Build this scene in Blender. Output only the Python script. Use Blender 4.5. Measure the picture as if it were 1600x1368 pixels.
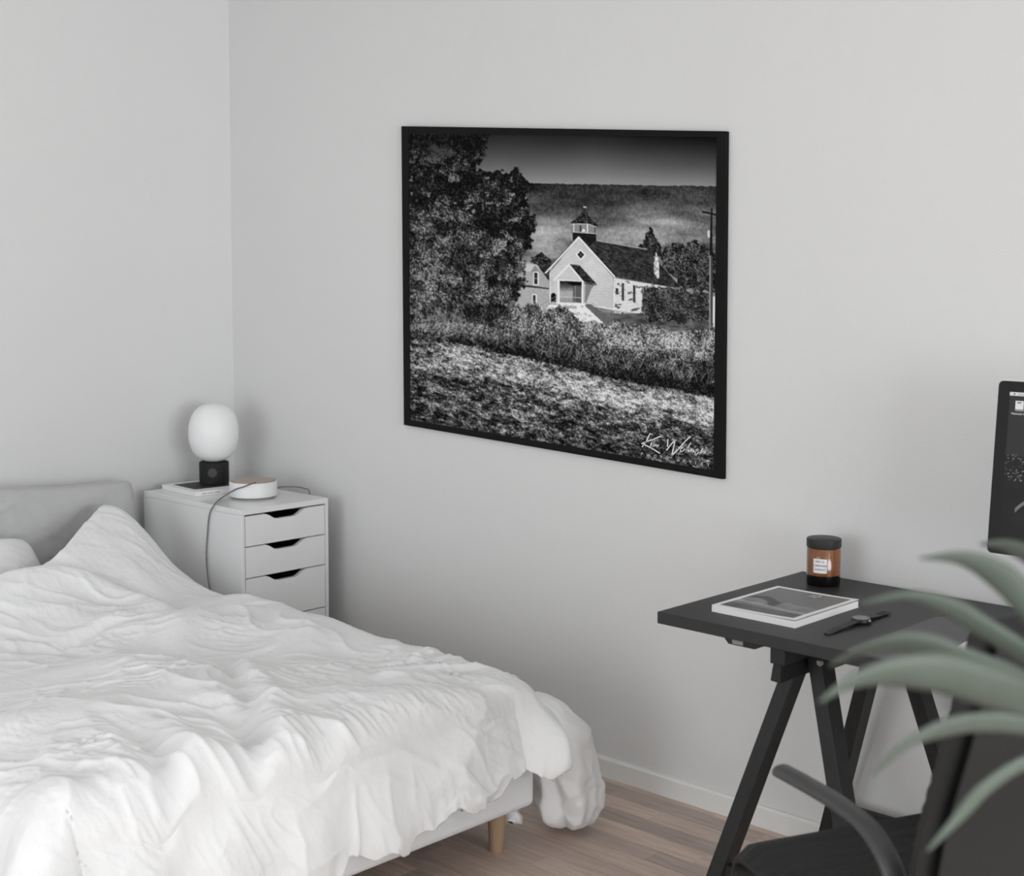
import bpy, bmesh, math, random
import numpy as np
from mathutils import Vector, Matrix

for o in list(bpy.data.objects): bpy.data.objects.remove(o)
sc = bpy.context.scene
COL = sc.collection

# ---------------------------------------------------------------- camera
F_PX, CY_PX = 2214.85, 598.5
YAW, PITCH, ROLL = 0.761, 0.0788, 0.0028
CAM = np.array([4.4376, -3.1349, 1.476])
_c, _s, _cp, _sp = math.cos(YAW), math.sin(YAW), math.cos(PITCH), math.sin(PITCH)
FWD = np.array([-_s*_cp, _c*_cp, -_sp]); _r = np.array([_c, _s, 0.0]); _u = np.cross(_r, FWD)
RGT = math.cos(ROLL)*_r+math.sin(ROLL)*_u; UPV = -math.sin(ROLL)*_r+math.cos(ROLL)*_u
cd = bpy.data.cameras.new('camera'); cam = bpy.data.objects.new('camera', cd); COL.objects.link(cam)
M = Matrix.Identity(4)
for i in range(3): M[i][0] = RGT[i]; M[i][1] = UPV[i]; M[i][2] = -FWD[i]; M[i][3] = CAM[i]
cam.matrix_world = M
cd.sensor_width = 36; cd.sensor_fit = 'HORIZONTAL'; cd.lens = F_PX/1600*36; cd.shift_y = -(684-CY_PX)/1600
cd.clip_start = .05; cd.dof.use_dof = True; cd.dof.focus_distance = 3.75; cd.dof.aperture_fstop = 4.4
sc.camera = cam
def ray(x, y): return FWD+RGT*(x-800)/F_PX-UPV*(y-CY_PX)/F_PX
def pix(x, y, ax, v):
    """the point where the line of sight through a photo pixel meets the plane axis = v"""
    d = ray(x, y); return CAM+d*((v-CAM[ax])/d[ax])

# ---------------------------------------------------------------- light and exposure
ROOM_X, ROOM_Y, ROOM_Z = 9.0, -5.2, 2.75
WIN1 = (-4.2, -0.8, 0.05, 2.50)       # right wall window: y0, y1, z0, z1
FILL_WIN = (0.9, 3.7, 0.10, 2.40)          # unseen front wall window, added for fill light: x0, x1, z0, z1
w = bpy.data.worlds.new('sky'); sc.world = w; w.use_nodes = True
w.node_tree.nodes['Background'].inputs[0].default_value = (.93, .96, 1, 1); w.node_tree.nodes['Background'].inputs[1].default_value = 1.0
def area(name, loc, rot, sx, sy, power):
    l = bpy.data.lights.new(name, 'AREA'); l.shape = 'RECTANGLE'; l.size = sx; l.size_y = sy; l.energy = power; l.color = (.945, .977, 1.0)
    o = bpy.data.objects.new(name, l); COL.objects.link(o); o.location = loc; o.rotation_euler = rot; return o
area('daylight_right', (ROOM_X+.25, (WIN1[0]+WIN1[1])/2, (WIN1[2]+WIN1[3])/2), (0, math.pi/2, 0), WIN1[3]-WIN1[2], WIN1[1]-WIN1[0], 300)
area('front_fill', ((FILL_WIN[0]+FILL_WIN[1])/2, ROOM_Y-.25, (FILL_WIN[2]+FILL_WIN[3])/2), (math.pi/2, 0, 0), FILL_WIN[1]-FILL_WIN[0], FILL_WIN[3]-FILL_WIN[2], 68)  # added fill lamp, brightens the picture wall from the front
vs = sc.view_settings; vs.view_transform = 'Standard'; vs.look = 'None'; vs.gamma = 1; vs.use_curve_mapping = False; vs.exposure = -0.09

# ---------------------------------------------------------------- helpers
def tag(o, label=None, cat=None, group=None, kind=None):
    if label: o['label'] = label
    if cat: o['category'] = cat
    if group: o['group'] = group
    if kind: o['kind'] = kind
    return o
def empty(name, loc=(0, 0, 0), rz=0.0):
    o = bpy.data.objects.new(name, None); o.empty_display_size = .05; COL.objects.link(o); o.location = loc; o.rotation_euler = (0, 0, rz); return o
class MB:
    """collects shapes and links them as one mesh object"""
    def __init__(s): s.v = []; s.f = []
    def add(s, v, f):
        n = len(s.v); s.v += [tuple(float(c) for c in p) for p in v]; s.f += [tuple(i+n for i in q) for q in f]; return s
    def box(s, a, b, xf=None):
        (x0, y0, z0), (x1, y1, z1) = a, b
        v = [(x0, y0, z0), (x1, y0, z0), (x1, y1, z0), (x0, y1, z0), (x0, y0, z1), (x1, y0, z1), (x1, y1, z1), (x0, y1, z1)]
        if xf: v = [xf(p) for p in v]
        return s.add(v, [(0, 3, 2, 1), (4, 5, 6, 7), (0, 1, 5, 4), (1, 2, 6, 5), (2, 3, 7, 6), (3, 0, 4, 7)])
    def hexa(s, lo, hi):
        return s.add(list(lo)+list(hi), [(0, 3, 2, 1), (4, 5, 6, 7), (0, 1, 5, 4), (1, 2, 6, 5), (2, 3, 7, 6), (3, 0, 4, 7)])
    def beam(s, p, q, a, b, up=(0, 0, 1)):
        """a straight bar of section a x b from p to q"""
        p = Vector(p); q = Vector(q); d = (q-p).normalized(); x = d.cross(Vector(up)).normalized(); y = x.cross(d)
        lo = [p-x*a/2-y*b/2, p+x*a/2-y*b/2, p+x*a/2+y*b/2, p-x*a/2+y*b/2]; hi = [v+(q-p) for v in lo]
        return s.hexa(lo, hi)
    def lathe(s, prof, c=(0, 0, 0), n=48, axis='z', caps=True):
        v = []
        for r, h in prof:
            for k in range(n):
                t = 2*math.pi*k/n
                p = (r*math.cos(t), r*math.sin(t), h)
                if axis == 'y': p = (p[0], h, p[1])
                if axis == 'x': p = (h, p[0], p[1])
                v.append((p[0]+c[0], p[1]+c[1], p[2]+c[2]))
        f = []
        for i in range(len(prof)-1):
            for k in range(n): f.append((i*n+k, i*n+(k+1) % n, (i+1)*n+(k+1) % n, (i+1)*n+k))
        if caps: f.append(tuple(range(n))[::-1]); f.append(tuple((len(prof)-1)*n+k for k in range(n)))
        return s.add(v, f)
    def tube(s, pts, r, n=10, flat=1.0, up=(0, 0, 1), caps=True):
        pts = [Vector(p) for p in pts]; m = len(pts); v = []
        rr = r if isinstance(r, (list, tuple)) else [r]*m
        for i, p in enumerate(pts):
            d = (pts[min(i+1, m-1)]-pts[max(i-1, 0)]).normalized(); x = d.cross(Vector(up))
            if x.length < 1e-4: x = d.cross(Vector((0, 1, 0)))
            x.normalize(); y = x.cross(d)
            for k in range(n):
                t = 2*math.pi*k/n; v.append(p+x*rr[i]*math.cos(t)+y*rr[i]*flat*math.sin(t))
        f = []
        for i in range(m-1):
            for k in range(n): f.append((i*n+k, i*n+(k+1) % n, (i+1)*n+(k+1) % n, (i+1)*n+k))
        if caps: f.append(tuple(range(n))[::-1]); f.append(tuple((m-1)*n+k for k in range(n)))
        return s.add(v, f)
    def prism(s, poly, h0, h1, plane='xy'):
        n = len(poly)
        def P(a, b, h): return (a, b, h) if plane == 'xy' else ((h, a, b) if plane == 'yz' else (a, h, b))
        v = [P(a, b, h0) for a, b in poly]+[P(a, b, h1) for a, b in poly]
        f = [tuple(range(n))[::-1], tuple(range(n, 2*n))]+[(i, (i+1) % n, n+(i+1) % n, n+i) for i in range(n)]
        return s.add(v, f)
    def grid(s, P, nu, nv):
        v = [p for p in P]; f = [(i*nv+j, i*nv+j+1, (i+1)*nv+j+1, (i+1)*nv+j) for i in range(nu-1) for j in range(nv-1)]
        return s.add(v, f)
    def build(s, name, mat, parent=None, smooth=None, bevel=0, off=None, seg=2):
        me = bpy.data.meshes.new(name)
        v = s.v
        if off is not None: v = [(a-off[0], b-off[1], c-off[2]) for a, b, c in v]
        me.from_pydata(v, [], s.f); me.update()
        bm = bmesh.new(); bm.from_mesh(me); bmesh.ops.recalc_face_normals(bm, faces=bm.faces); bm.to_mesh(me); bm.free()
        if smooth is not None:
            me.polygons.foreach_set('use_smooth', [True]*len(me.polygons))
            if smooth < 179: me.set_sharp_from_angle(angle=math.radians(smooth))
        o = bpy.data.objects.new(name, me); COL.objects.link(o)
        if mat: me.materials.append(mat)
        if parent: o.parent = parent
        if bevel:
            b = o.modifiers.new('bevel', 'BEVEL'); b.width = bevel; b.segments = seg; b.limit_method = 'ANGLE'; b.angle_limit = math.radians(40); b.harden_normals = False
        return o
def copy_tree(o, parent=None):
    c = o.copy(); COL.objects.link(c); c.parent = parent
    for ch in list(o.children): copy_tree(ch, c)
    return c
def spline(P, n=8):
    """Catmull-Rom through the points"""
    P = [np.array(p, float) for p in P]; Q = [2*P[0]-P[1]]+P+[2*P[-1]-P[-2]]; out = []
    for i in range(1, len(Q)-2):
        for k in range(n):
            t = k/n; a, b, c, d = Q[i-1], Q[i], Q[i+1], Q[i+2]
            out.append(.5*((2*b)+(c-a)*t+(2*a-5*b+4*c-d)*t*t+(3*b-a-3*c+d)*t**3))
    out.append(P[-1]); return out

# ---------------------------------------------------------------- materials
MATS = {}
def mat(name, col, rough=.5, metal=0.0, spec=.5, vary=0.0, vscale=20.0, bump=0.0, bscale=60.0, stretch=(1, 1, 1), trans=0.0, coat=0.0, sheen=0.0, emit=None):
    if name in MATS: return MATS[name]
    m = bpy.data.materials.new(name); m.use_nodes = True; nt = m.node_tree; N = nt.nodes; L = nt.links; b = N['Principled BSDF']
    b.inputs['Base Color'].default_value = (*col, 1); b.inputs['Roughness'].default_value = rough; b.inputs['Metallic'].default_value = metal
    b.inputs['Specular IOR Level'].default_value = spec; b.inputs['Transmission Weight'].default_value = trans; b.inputs['Coat Weight'].default_value = coat
    b.inputs['Sheen Weight'].default_value = sheen
    tc = N.new('ShaderNodeTexCoord'); mp = N.new('ShaderNodeMapping'); mp.inputs['Scale'].default_value = stretch; L.new(tc.outputs['Object'], mp.inputs[0])
    n1 = N.new('ShaderNodeTexNoise'); n1.inputs['Scale'].default_value = vscale; n1.inputs['Detail'].default_value = 5; L.new(mp.outputs[0], n1.inputs['Vector'])
    r = N.new('ShaderNodeMapRange'); r.inputs['To Min'].default_value = 1-vary; r.inputs['To Max'].default_value = 1+vary; L.new(n1.outputs['Fac'], r.inputs[0])
    mx = N.new('ShaderNodeMix'); mx.data_type = 'RGBA'; mx.blend_type = 'MULTIPLY'; mx.inputs['Factor'].default_value = 1
    mx.inputs['A'].default_value = (*col, 1); L.new(r.outputs[0], mx.inputs['B']); L.new(mx.outputs['Result'], b.inputs['Base Color'])
    if bump:
        n2 = N.new('ShaderNodeTexNoise'); n2.inputs['Scale'].default_value = bscale; n2.inputs['Detail'].default_value = 4; L.new(mp.outputs[0], n2.inputs['Vector'])
        bp = N.new('ShaderNodeBump'); bp.inputs['Strength'].default_value = 1; bp.inputs['Distance'].default_value = bump; L.new(n2.outputs['Fac'], bp.inputs['Height']); L.new(bp.outputs[0], b.inputs['Normal'])
    if emit: b.inputs['Emission Color'].default_value = (*emit[0], 1); b.inputs['Emission Strength'].default_value = emit[1]
    MATS[name] = m; return m
def g(v): return (v, v, v)
def lin(s): return tuple(((c/255+.055)/1.055)**2.4 if c > 10 else c/255/12.92 for c in s)
wall_m = mat('painted_wall', (.735, .735, .73), .85, spec=.2, vary=.012, vscale=3, bump=.0006, bscale=220)
ceil_m = mat('ceiling_paint', g(.88), .9, spec=.2)
trim_m = mat('trim_paint', (.80, .80, .78), .45, spec=.4, vary=.01)
white_m = mat('white_lacquer', (.80, .80, .80), .22, spec=.5, vary=.01)
white_side_m = mat('white_foil', (.78, .78, .78), .38, spec=.4, vary=.01)
black_top_m = mat('black_tabletop', (.018, .018, .018), .45, spec=.45, vary=.15, vscale=60, bump=.0003, bscale=500)
black_wood_m = mat('black_stained_wood', (.014, .014, .014), .5, spec=.35, vary=.5, vscale=16, stretch=(6, 6, 1), bump=.0006, bscale=40)
black_frame_m = mat('black_frame', g(.0085), .6, spec=.1, vary=.05)
steel_m = mat('steel', g(.7), .25, metal=1.0)
# ---------------------------------------------------------------- room shell
T = .2
def struct(name, mb, m, parent=None, **k):
    o = mb.build(name, m, parent, **k)
    if not parent: tag(o, kind='structure')
    return o
tag(struct('wall_left', MB().box((-T, ROOM_Y-T, 0), (0, T, ROOM_Z)), wall_m), 'plain pale wall behind the head of the bed')
tag(struct('wall_back', MB().box((0, 0, 0), (ROOM_X+T, T, ROOM_Z)), wall_m), 'long pale wall carrying the framed picture')
mb = MB(); y0, y1, z0, z1 = WIN1
mb.box((ROOM_X, ROOM_Y-T, 0), (ROOM_X+T, y0, ROOM_Z)).box((ROOM_X, y1, 0), (ROOM_X+T, 0, ROOM_Z)).box((ROOM_X, y0, 0), (ROOM_X+T, y1, z0)).box((ROOM_X, y0, z1), (ROOM_X+T, y1, ROOM_Z))
tag(struct('wall_right', mb, wall_m), 'pale wall with a wide window on the desk side')
mb = MB(); x0, x1, a0, a1 = FILL_WIN
mb.box((0, ROOM_Y-T, 0), (x0, ROOM_Y, ROOM_Z)).box((x1, ROOM_Y-T, 0), (ROOM_X, ROOM_Y, ROOM_Z)).box((x0, ROOM_Y-T, 0), (x1, ROOM_Y, a0)).box((x0, ROOM_Y-T, a1), (x1, ROOM_Y, ROOM_Z))
tag(struct('wall_front', mb, wall_m), 'pale wall with an added fill-light window facing the picture wall')
tag(struct('ceiling', MB().box((-T, ROOM_Y-T, ROOM_Z), (ROOM_X+T, T, ROOM_Z+T)), ceil_m), 'plain white ceiling')
glass_m = bpy.data.materials.new('window_glass'); glass_m.use_nodes = True; nt = glass_m.node_tree; nt.nodes.clear()
no = nt.nodes.new('ShaderNodeOutputMaterial'); ng = nt.nodes.new('ShaderNodeMixShader'); nta = nt.nodes.new('ShaderNodeBsdfTransparent'); ngl = nt.nodes.new('ShaderNodeBsdfGlossy')
ngl.inputs['Roughness'].default_value = .02; ng.inputs[0].default_value = .06; nt.links.new(nta.outputs[0], ng.inputs[1]); nt.links.new(ngl.outputs[0], ng.inputs[2]); nt.links.new(ng.outputs[0], no.inputs[0])
def window(n, along, a, b, z0, z1, wallpos, sgn, label):
    """window frame with mullions and panes in a wall opening"""
    e = empty('window_%d' % n, ((wallpos+sgn*.1, (a+b)/2, z0) if along == 'y' else ((a+b)/2, wallpos+sgn*.1, z0))); tag(e, label, kind='structure')
    def P(u, d, z): return ((wallpos+sgn*(.1+d), u, z) if along == 'y' else (u, wallpos+sgn*(.1+d), z))
    def bx(u0, u1, q0, q1, d0, d1):
        A = P(u0, d0, q0); B = P(u1, d1, q1); return MB().box([min(p, q) for p, q in zip(A, B)], [max(p, q) for p, q in zip(A, B)])
    k = 3; step = (b-a)/k
    for u in (a+.03, b-.03): bx(u-.03, u+.03, z0, z1, -.04, .04).build('frame_post', trim_m, e, off=e.location)
    for q in (z0+.03, z1-.03): bx(a+.06, b-.06, q-.03, q+.03, -.04, .04).build('frame_rail', trim_m, e, off=e.location)
    for i in range(1, k): bx(a+i*step-.03, a+i*step+.03, z0+.06, z1-.06, -.035, .035).build('mullion', trim_m, e, off=e.location)
    for i in range(k): bx(a+i*step+(.06 if i == 0 else .03), a+(i+1)*step-(.06 if i == k-1 else .03), z0+.06, z1-.06, -.004, .004).build('pane', glass_m, e, off=e.location)
    bx(a, b, z0-.03, z0, -.18, .0).build('sill', trim_m, e, off=e.location)
window(1, 'y', WIN1[0], WIN1[1], WIN1[2], WIN1[3], ROOM_X, 1, 'wide three-pane window in the right wall')
window(2, 'x', FILL_WIN[0], FILL_WIN[1], FILL_WIN[2], FILL_WIN[3], ROOM_Y, -1, 'added three-pane fill-light window opposite the picture wall')  # unseen opening, added to let in the front fill light
# floor: a wood field beyond, separate oak strips where the photo shows them
fm = bpy.data.materials.new('oak_strips'); fm.use_nodes = True; nt = fm.node_tree; N = nt.nodes; L = nt.links; b = N['Principled BSDF']; b.inputs['Roughness'].default_value = .42; b.inputs['Specular IOR Level'].default_value = .35
oi = N.new('ShaderNodeObjectInfo'); tc = N.new('ShaderNodeTexCoord'); geo = N.new('ShaderNodeNewGeometry')
mp = N.new('ShaderNodeMapping'); mp.inputs['Scale'].default_value = (1.6, 22, 1); L.new(geo.outputs['Position'], mp.inputs[0])
cmb = N.new('ShaderNodeVectorMath'); cmb.operation = 'ADD'; L.new(mp.outputs[0], cmb.inputs[0])
sc7 = N.new('ShaderNodeMath'); sc7.operation = 'MULTIPLY'; sc7.inputs[1].default_value = 37; L.new(oi.outputs['Random'], sc7.inputs[0])
cx = N.new('ShaderNodeCombineXYZ'); L.new(sc7.outputs[0], cx.inputs[0]); L.new(sc7.outputs[0], cx.inputs[2]); L.new(cx.outputs[0], cmb.inputs[1])
nz = N.new('ShaderNodeTexNoise'); nz.inputs['Scale'].default_value = 3.5; nz.inputs['Detail'].default_value = 7; nz.inputs['Distortion'].default_value = .8; L.new(cmb.outputs[0], nz.inputs['Vector'])
rp = N.new('ShaderNodeValToRGB'); e = rp.color_ramp.elements; e[0].position = .25; e[0].color = (.46, .36, .302, 1); e[1].position = .72; e[1].color = (.67, .535, .455, 1); L.new(nz.outputs['Fac'], rp.inputs[0])
rp2 = N.new('ShaderNodeValToRGB'); e = rp2.color_ramp.elements; e[0].position = 0; e[0].color = (.74, .76, .78, 1); e[1].position = .25; e[1].color = (.9, .9, .9, 1); q = rp2.color_ramp.elements.new(.8); q.color = (1.12, 1.10, 1.08, 1); q = rp2.color_ramp.elements.new(.95); q.color = (.82, .84, .86, 1); L.new(oi.outputs['Random'], rp2.inputs[0])
mx = N.new('ShaderNodeMix'); mx.data_type = 'RGBA'; mx.blend_type = 'MULTIPLY'; mx.inputs['Factor'].default_value = 1; L.new(rp.outputs[0], mx.inputs['A']); L.new(rp2.outputs[0], mx.inputs['B']); L.new(mx.outputs['Result'], b.inputs['Base Color'])
bp = N.new('ShaderNodeBump'); bp.inputs['Distance'].default_value = .0006; L.new(nz.outputs['Fac'], bp.inputs['Height']); L.new(bp.outputs[0], b.inputs['Normal'])
ff = bpy.data.materials.new('oak_field'); ff.use_nodes = True; nt = ff.node_tree; N = nt.nodes; L = nt.links; b = N['Principled BSDF']; b.inputs['Roughness'].default_value = .45
tc = N.new('ShaderNodeTexCoord'); bk = N.new('ShaderNodeTexBrick'); L.new(tc.outputs['Object'], bk.inputs['Vector']); bk.inputs['Scale'].default_value = 1; bk.inputs['Brick Width'].default_value = .46; bk.inputs['Row Height'].default_value = .0715; bk.inputs['Mortar Size'].default_value = .0008
bk.inputs['Color1'].default_value = (.38, .31, .27, 1); bk.inputs['Color2'].default_value = (.57, .465, .405, 1); bk.inputs['Mortar'].default_value = (.08, .06, .05, 1); bk.offset = .37
nz = N.new('ShaderNodeTexNoise'); nz.inputs['Scale'].default_value = 9; mp = N.new('ShaderNodeMapping'); mp.inputs['Scale'].default_value = (.4, 6, 1); L.new(tc.outputs['Object'], mp.inputs[0]); L.new(mp.outputs[0], nz.inputs['Vector'])
r = N.new('ShaderNodeMapRange'); r.inputs['To Min'].default_value = .75; r.inputs['To Max'].default_value = 1.2; L.new(nz.outputs['Fac'], r.inputs[0]); mx = N.new('ShaderNodeMix'); mx.data_type = 'RGBA'; mx.blend_type = 'MULTIPLY'; mx.inputs['Factor'].default_value = 1; L.new(bk.outputs[0], mx.inputs['A']); L.new(r.outputs[0], mx.inputs['B']); L.new(mx.outputs['Result'], b.inputs['Base Color'])
PX0, PX1, PY0 = 0.9, 3.75, -1.86
mb = MB().box((-T, ROOM_Y-T, -.2), (ROOM_X+T, T, -.012))
for a, c in (((-T, ROOM_Y-T), (ROOM_X+T, PY0)), ((-T, PY0), (PX0, T)), ((PX1, PY0), (ROOM_X+T, T))): mb.box((a[0], a[1], -.012), (c[0], c[1], 0))
floor = struct('floor', mb, ff); tag(floor, 'grey-brown oak strip parquet floor')
rng = random.Random(4); plank_mesh = {}
y = -.0385+.0715; row = 0
while y > PY0+.02:
    yb = max(y-.0715, PY0); x = PX0-rng.uniform(0, .4)
    while x < PX1:
        ln = rng.choice((.36, .42, .48, .54)); a = max(x, PX0); c = min(x+ln, PX1)
        if c-a > .02:
            key = (round(c-a, 3), round(y-yb, 4))
            if key not in plank_mesh:
                lx, ly = (c-a)/2-.0003, (y-yb)/2-.0003
                plank_mesh[key] = MB().box((-lx, -ly, -.0115), (lx, ly, 0))
                o = plank_mesh[key].build('plank', fm, floor, bevel=0); plank_mesh[key] = o.data
            else:
                o = bpy.data.objects.new('plank', plank_mesh[key]); COL.objects.link(o); o.parent = floor
            o.location = ((a+c)/2, (y+yb)/2, 0)
        x += ln
    y = yb; row += 1
bbp = [(0, 0), (-.014, 0), (-.014, .052), (-.010, .058), (0, .058)]
tag(struct('baseboard_back', MB().prism(bbp, 0.014, ROOM_X, 'yz'), trim_m), 'white baseboard along the picture wall')
tag(struct('baseboard_left', MB().box((0, ROOM_Y, 0), (.014, 0, .058)), trim_m), 'white baseboard behind the bed')

# ---------------------------------------------------------------- bed base
cloth_base_m = mat('base_fabric', (.80, .80, .80), .85, spec=.2, vary=.03, vscale=40, bump=.0006, bscale=900, sheen=.2)
oak_m = mat('oak_leg', (.36, .25, .16), .5, spec=.3, vary=.18, vscale=18, stretch=(8, 8, 1))
BX0, BX1, BY0, BY1 = .05, 2.05, -1.93, -.535
bed = empty('bed', ((BX0+BX1)/2, (BY0+BY1)/2, 0)); tag(bed, 'white fabric box bed on short round oak legs', 'bed')
MB().box((BX0, BY0, .115), (BX1, BY1, .285)).build('base', cloth_base_m, bed, smooth=40, bevel=.018, off=bed.location, seg=3)
MB().box((BX0, BY0+.01, .29), (BX1-.01, BY1-.01, .405)).build('mattress', cloth_base_m, bed, smooth=40, bevel=.04, off=bed.location, seg=4)
for x in (.14, 1.985):
    for yv in (BY0+.08, -.612): MB().lathe([(.0175, 0), (.019, .003), (.0245, .114)], (x, yv, 0), 28).build('leg', oak_m, bed, smooth=40, off=bed.location)

# ---------------------------------------------------------------- duvet
def vnoise(u, v, seed):
    r = np.random.RandomState(seed); G = r.rand(256, 256)
    i = np.floor(u).astype(int); j = np.floor(v).astype(int); fu = u-i; fv = v-j
    fu = fu**3*(fu*(6*fu-15)+10); fv = fv**3*(fv*(6*fv-15)+10)
    a = G[i % 256, j % 256]; b_ = G[(i+1) % 256, j % 256]; c = G[i % 256, (j+1) % 256]; d = G[(i+1) % 256, (j+1) % 256]
    return (a*(1-fu)+b_*fu)*(1-fv)+(c*(1-fu)+d*fu)*fv
def rot(u, v, a): return u*math.cos(a)+v*math.sin(a), -u*math.sin(a)+v*math.cos(a)
def crease(u, v, s, aspect, ang, seed, warp=.25):
    """sharp-crested wrinkles: ridged noise, stretched and bent"""
    wu = u+warp*(vnoise(u*3+9, v*3, seed+50)-.5); wv = v+warp*(vnoise(u*3, v*3+5, seed+51)-.5)
    p, q = rot(wu, wv, ang); n = vnoise(p/(s*aspect)+3, q/s+7, seed)
    return (1-np.abs(2*n-1))**2.2
NA, NB = 430, 400
XF, YR, YL, R0 = 1.975, -.625, -1.83, .085
side_r, side_l = .465, .37
bb = np.linspace(YL-side_l, YR+side_r, NB)
footlen = np.interp(bb, [-2.3, -1.8, -1.45, -1.2, -.9, -.72, -.62, -.56, -.40, -.1], [.36, .37, .36, .355, .335, .30, .27, .27, .27, .27])
RMAX = .50
footlen = footlen+(.018*np.sin(bb*23)+.01*np.sin(bb*61+1))*(bb < YR-.05)
footlen = np.where(bb > YR, np.sqrt(np.clip((.27+.045*np.clip((bb-YR)/.16, 0, 1))**2-(bb-YR)**2, .004**2, None)), footlen)
footlen = np.where(bb < YL, np.sqrt(np.clip(.372**2-(YL-bb)**2, .004**2, None)), footlen)
head = np.interp(bb, [-2.3, -1.5, -1.15, -.98, -.72, -.60, -.1], [.62, .60, .56, .50, .30, .30, .34])
ta = np.linspace(0, 1, NA)[:, None]
Aa = head[None, :]+(XF+footlen[None, :]-head[None, :])*ta
Bb = np.repeat(bb[None, :], NA, 0)
dx = np.clip(Aa-XF, 0, None); dyr = np.clip(Bb-YR, 0, None); dyl = np.clip(YL-Bb, 0, None); dy = dyr+dyl
rr = np.hypot(dx, dy); phi = np.arctan2(dy, dx)
pass
th = np.clip(rr/R0, 0, math.pi/2); over = np.clip(rr-R0*math.pi/2, 0, None)
corner = np.clip(np.minimum(dx, dy)/.10, 0, 1)
hang = np.clip(over/.22, 0, 1)
out = R0*np.sin(th)+.030*np.sin(np.clip(over/.30, 0, 1)*math.pi)+.085*corner*np.clip((rr-.02)/.18, 0, 1)-.045*corner*np.clip((over-.12)/.06, 0, 1)**2
pleat = np.sin(Bb*2*math.pi/.21+1.1+2.2*vnoise(Bb*4, Aa*2, 3))*(.010+.016*np.clip((-1.15-Bb)/.5, 0, 1))
out = out+hang*(1-corner)*pleat*(dx > 0)
out = out+corner*np.clip(rr/.35, 0, 1)*.012*np.cos((phi-.50)*11.0)
out = out-.06*np.clip((over-.20)/.16, 0, 1)**2*(1-corner)*(dx > 0)*(dy == 0)*.55
drop = R0*(1-np.cos(th))+over
ZT = .468
zmin = .020+0*Aa
X = np.where(dx > 0, XF, Aa)+out*np.cos(phi)*(rr > 0)
Y = np.where(dyr > 0, YR, np.where(dyl > 0, YL, Bb))+out*np.sin(phi)*(rr > 0)*np.where(dyl > 0, -1, 1)
Zh = ZT-drop
ex = np.clip(zmin-Zh, 0, None); Zs = np.maximum(Zh, zmin)
X = X+ex*.35*np.cos(phi); Y = Y+ex*.35*np.sin(phi)*np.where(dyl > 0, -1, 1)
top = np.clip(1-rr/.10, 0, 1); top = top*top*(3-2*top)
def gb(cx, cy, sx, sy, a=0.0):
    p, q = rot(Aa-cx, Bb-cy, a); return np.exp(-(p/sx)**2-(q/sy)**2)
lump = (vnoise(Aa*3.1+2, Bb*3.1, 21)-.5)*.058+(vnoise(Aa*6.5, Bb*6.5+4, 22)-.5)*.026
peak = .190*np.exp(-((Aa-.31)/np.where(Aa > .31, .25, .5))**2-((Bb+.71)/np.where(Bb > -.71, .15, .42))**2)
peak = peak+.10*gb(.52, -1.02, .22, .26)+.055*gb(.62, -1.5, .14, .5)
H = lump*top+peak*np.clip(1-dyr/.35, 0, 1)
# named folds, laid along polylines on the top of the bed (x, y in metres)
def fold(pts, wd, amp, skew=0.0, ends=.10):
    pts = [np.array(p) for p in spline(pts, 6)]; best = np.full(Aa.shape, 9.0); sg = np.zeros(Aa.shape); tt = np.zeros(Aa.shape)
    for k, (p, q) in enumerate(zip(pts[:-1], pts[1:])):
        d = q-p; L2 = d@d+1e-9; t = np.clip(((Aa-p[0])*d[0]+(Bb-p[1])*d[1])/L2, 0, 1)
        ux = Aa-p[0]-t*d[0]; uy = Bb-p[1]-t*d[1]; ds = np.hypot(ux, uy); m = ds < best
        best = np.where(m, ds, best); sg = np.where(m, np.sign(d[0]*uy-d[1]*ux), sg); tt = np.where(m, (k+t)/(len(pts)-1), tt)
    e = np.clip(tt/ends, 0, 1)*np.clip((1-tt)/ends, 0, 1)
    return amp*e*(np.exp(-(best/wd)**2)-skew*np.exp(-((best-1.7*wd*sg)/wd)**2))
def onbed(*pp): return [tuple(pix(a, c, 2, .48)[:2]) for a, c in pp]
folds = [
    (onbed((150, 1120), (215, 1150), (255, 1200), (275, 1265), (290, 1330)), .030, -.040, .5),
    (onbed((360, 1040), (385, 1100), (395, 1160), (420, 1190)), .028, -.030, .5),
    (onbed((300, 1090), (350, 1110), (395, 1165)), .022, -.024, .4),
    (onbed((0, 965), (90, 950), (190, 945), (300, 975)), .035, .030, .6),
    (onbed((0, 1003), (60, 1000), (150, 985), (260, 965)), .018, -.020, .3),
    (onbed((350, 1015), (360, 1050), (380, 1070)), .020, -.022, .5),
    (onbed((250, 1000), (330, 960), (430, 955)), .030, .018, .5),
    (onbed((480, 1110), (520, 1150), (560, 1230)), .024, -.020, .5),
    (onbed((120, 890), (180, 865), (240, 850)), .020, -.016, .4),
    (onbed((60, 940), (120, 885), (200, 830)), .022, .018, .5),
    (onbed((110, 920), (160, 870), (215, 850), (300, 880)), .014, -.013, .4),
    (onbed((640, 1090), (720, 1085), (800, 1095)), .016, .010, .5),
    (onbed((560, 1060), (640, 1050), (720, 1060)), .015, .009, .5)]
for pts, wd, amp, sk in folds: H = H+fold(pts, wd*1.35, amp*.85, sk, .25)
pm_ = lambda u, v, s: np.clip((vnoise(u, v, s)-.42)*2.4, 0, 1)**1.3
msk = .35+.65*vnoise(Aa*3+1, Bb*3+8, 31)
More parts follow.
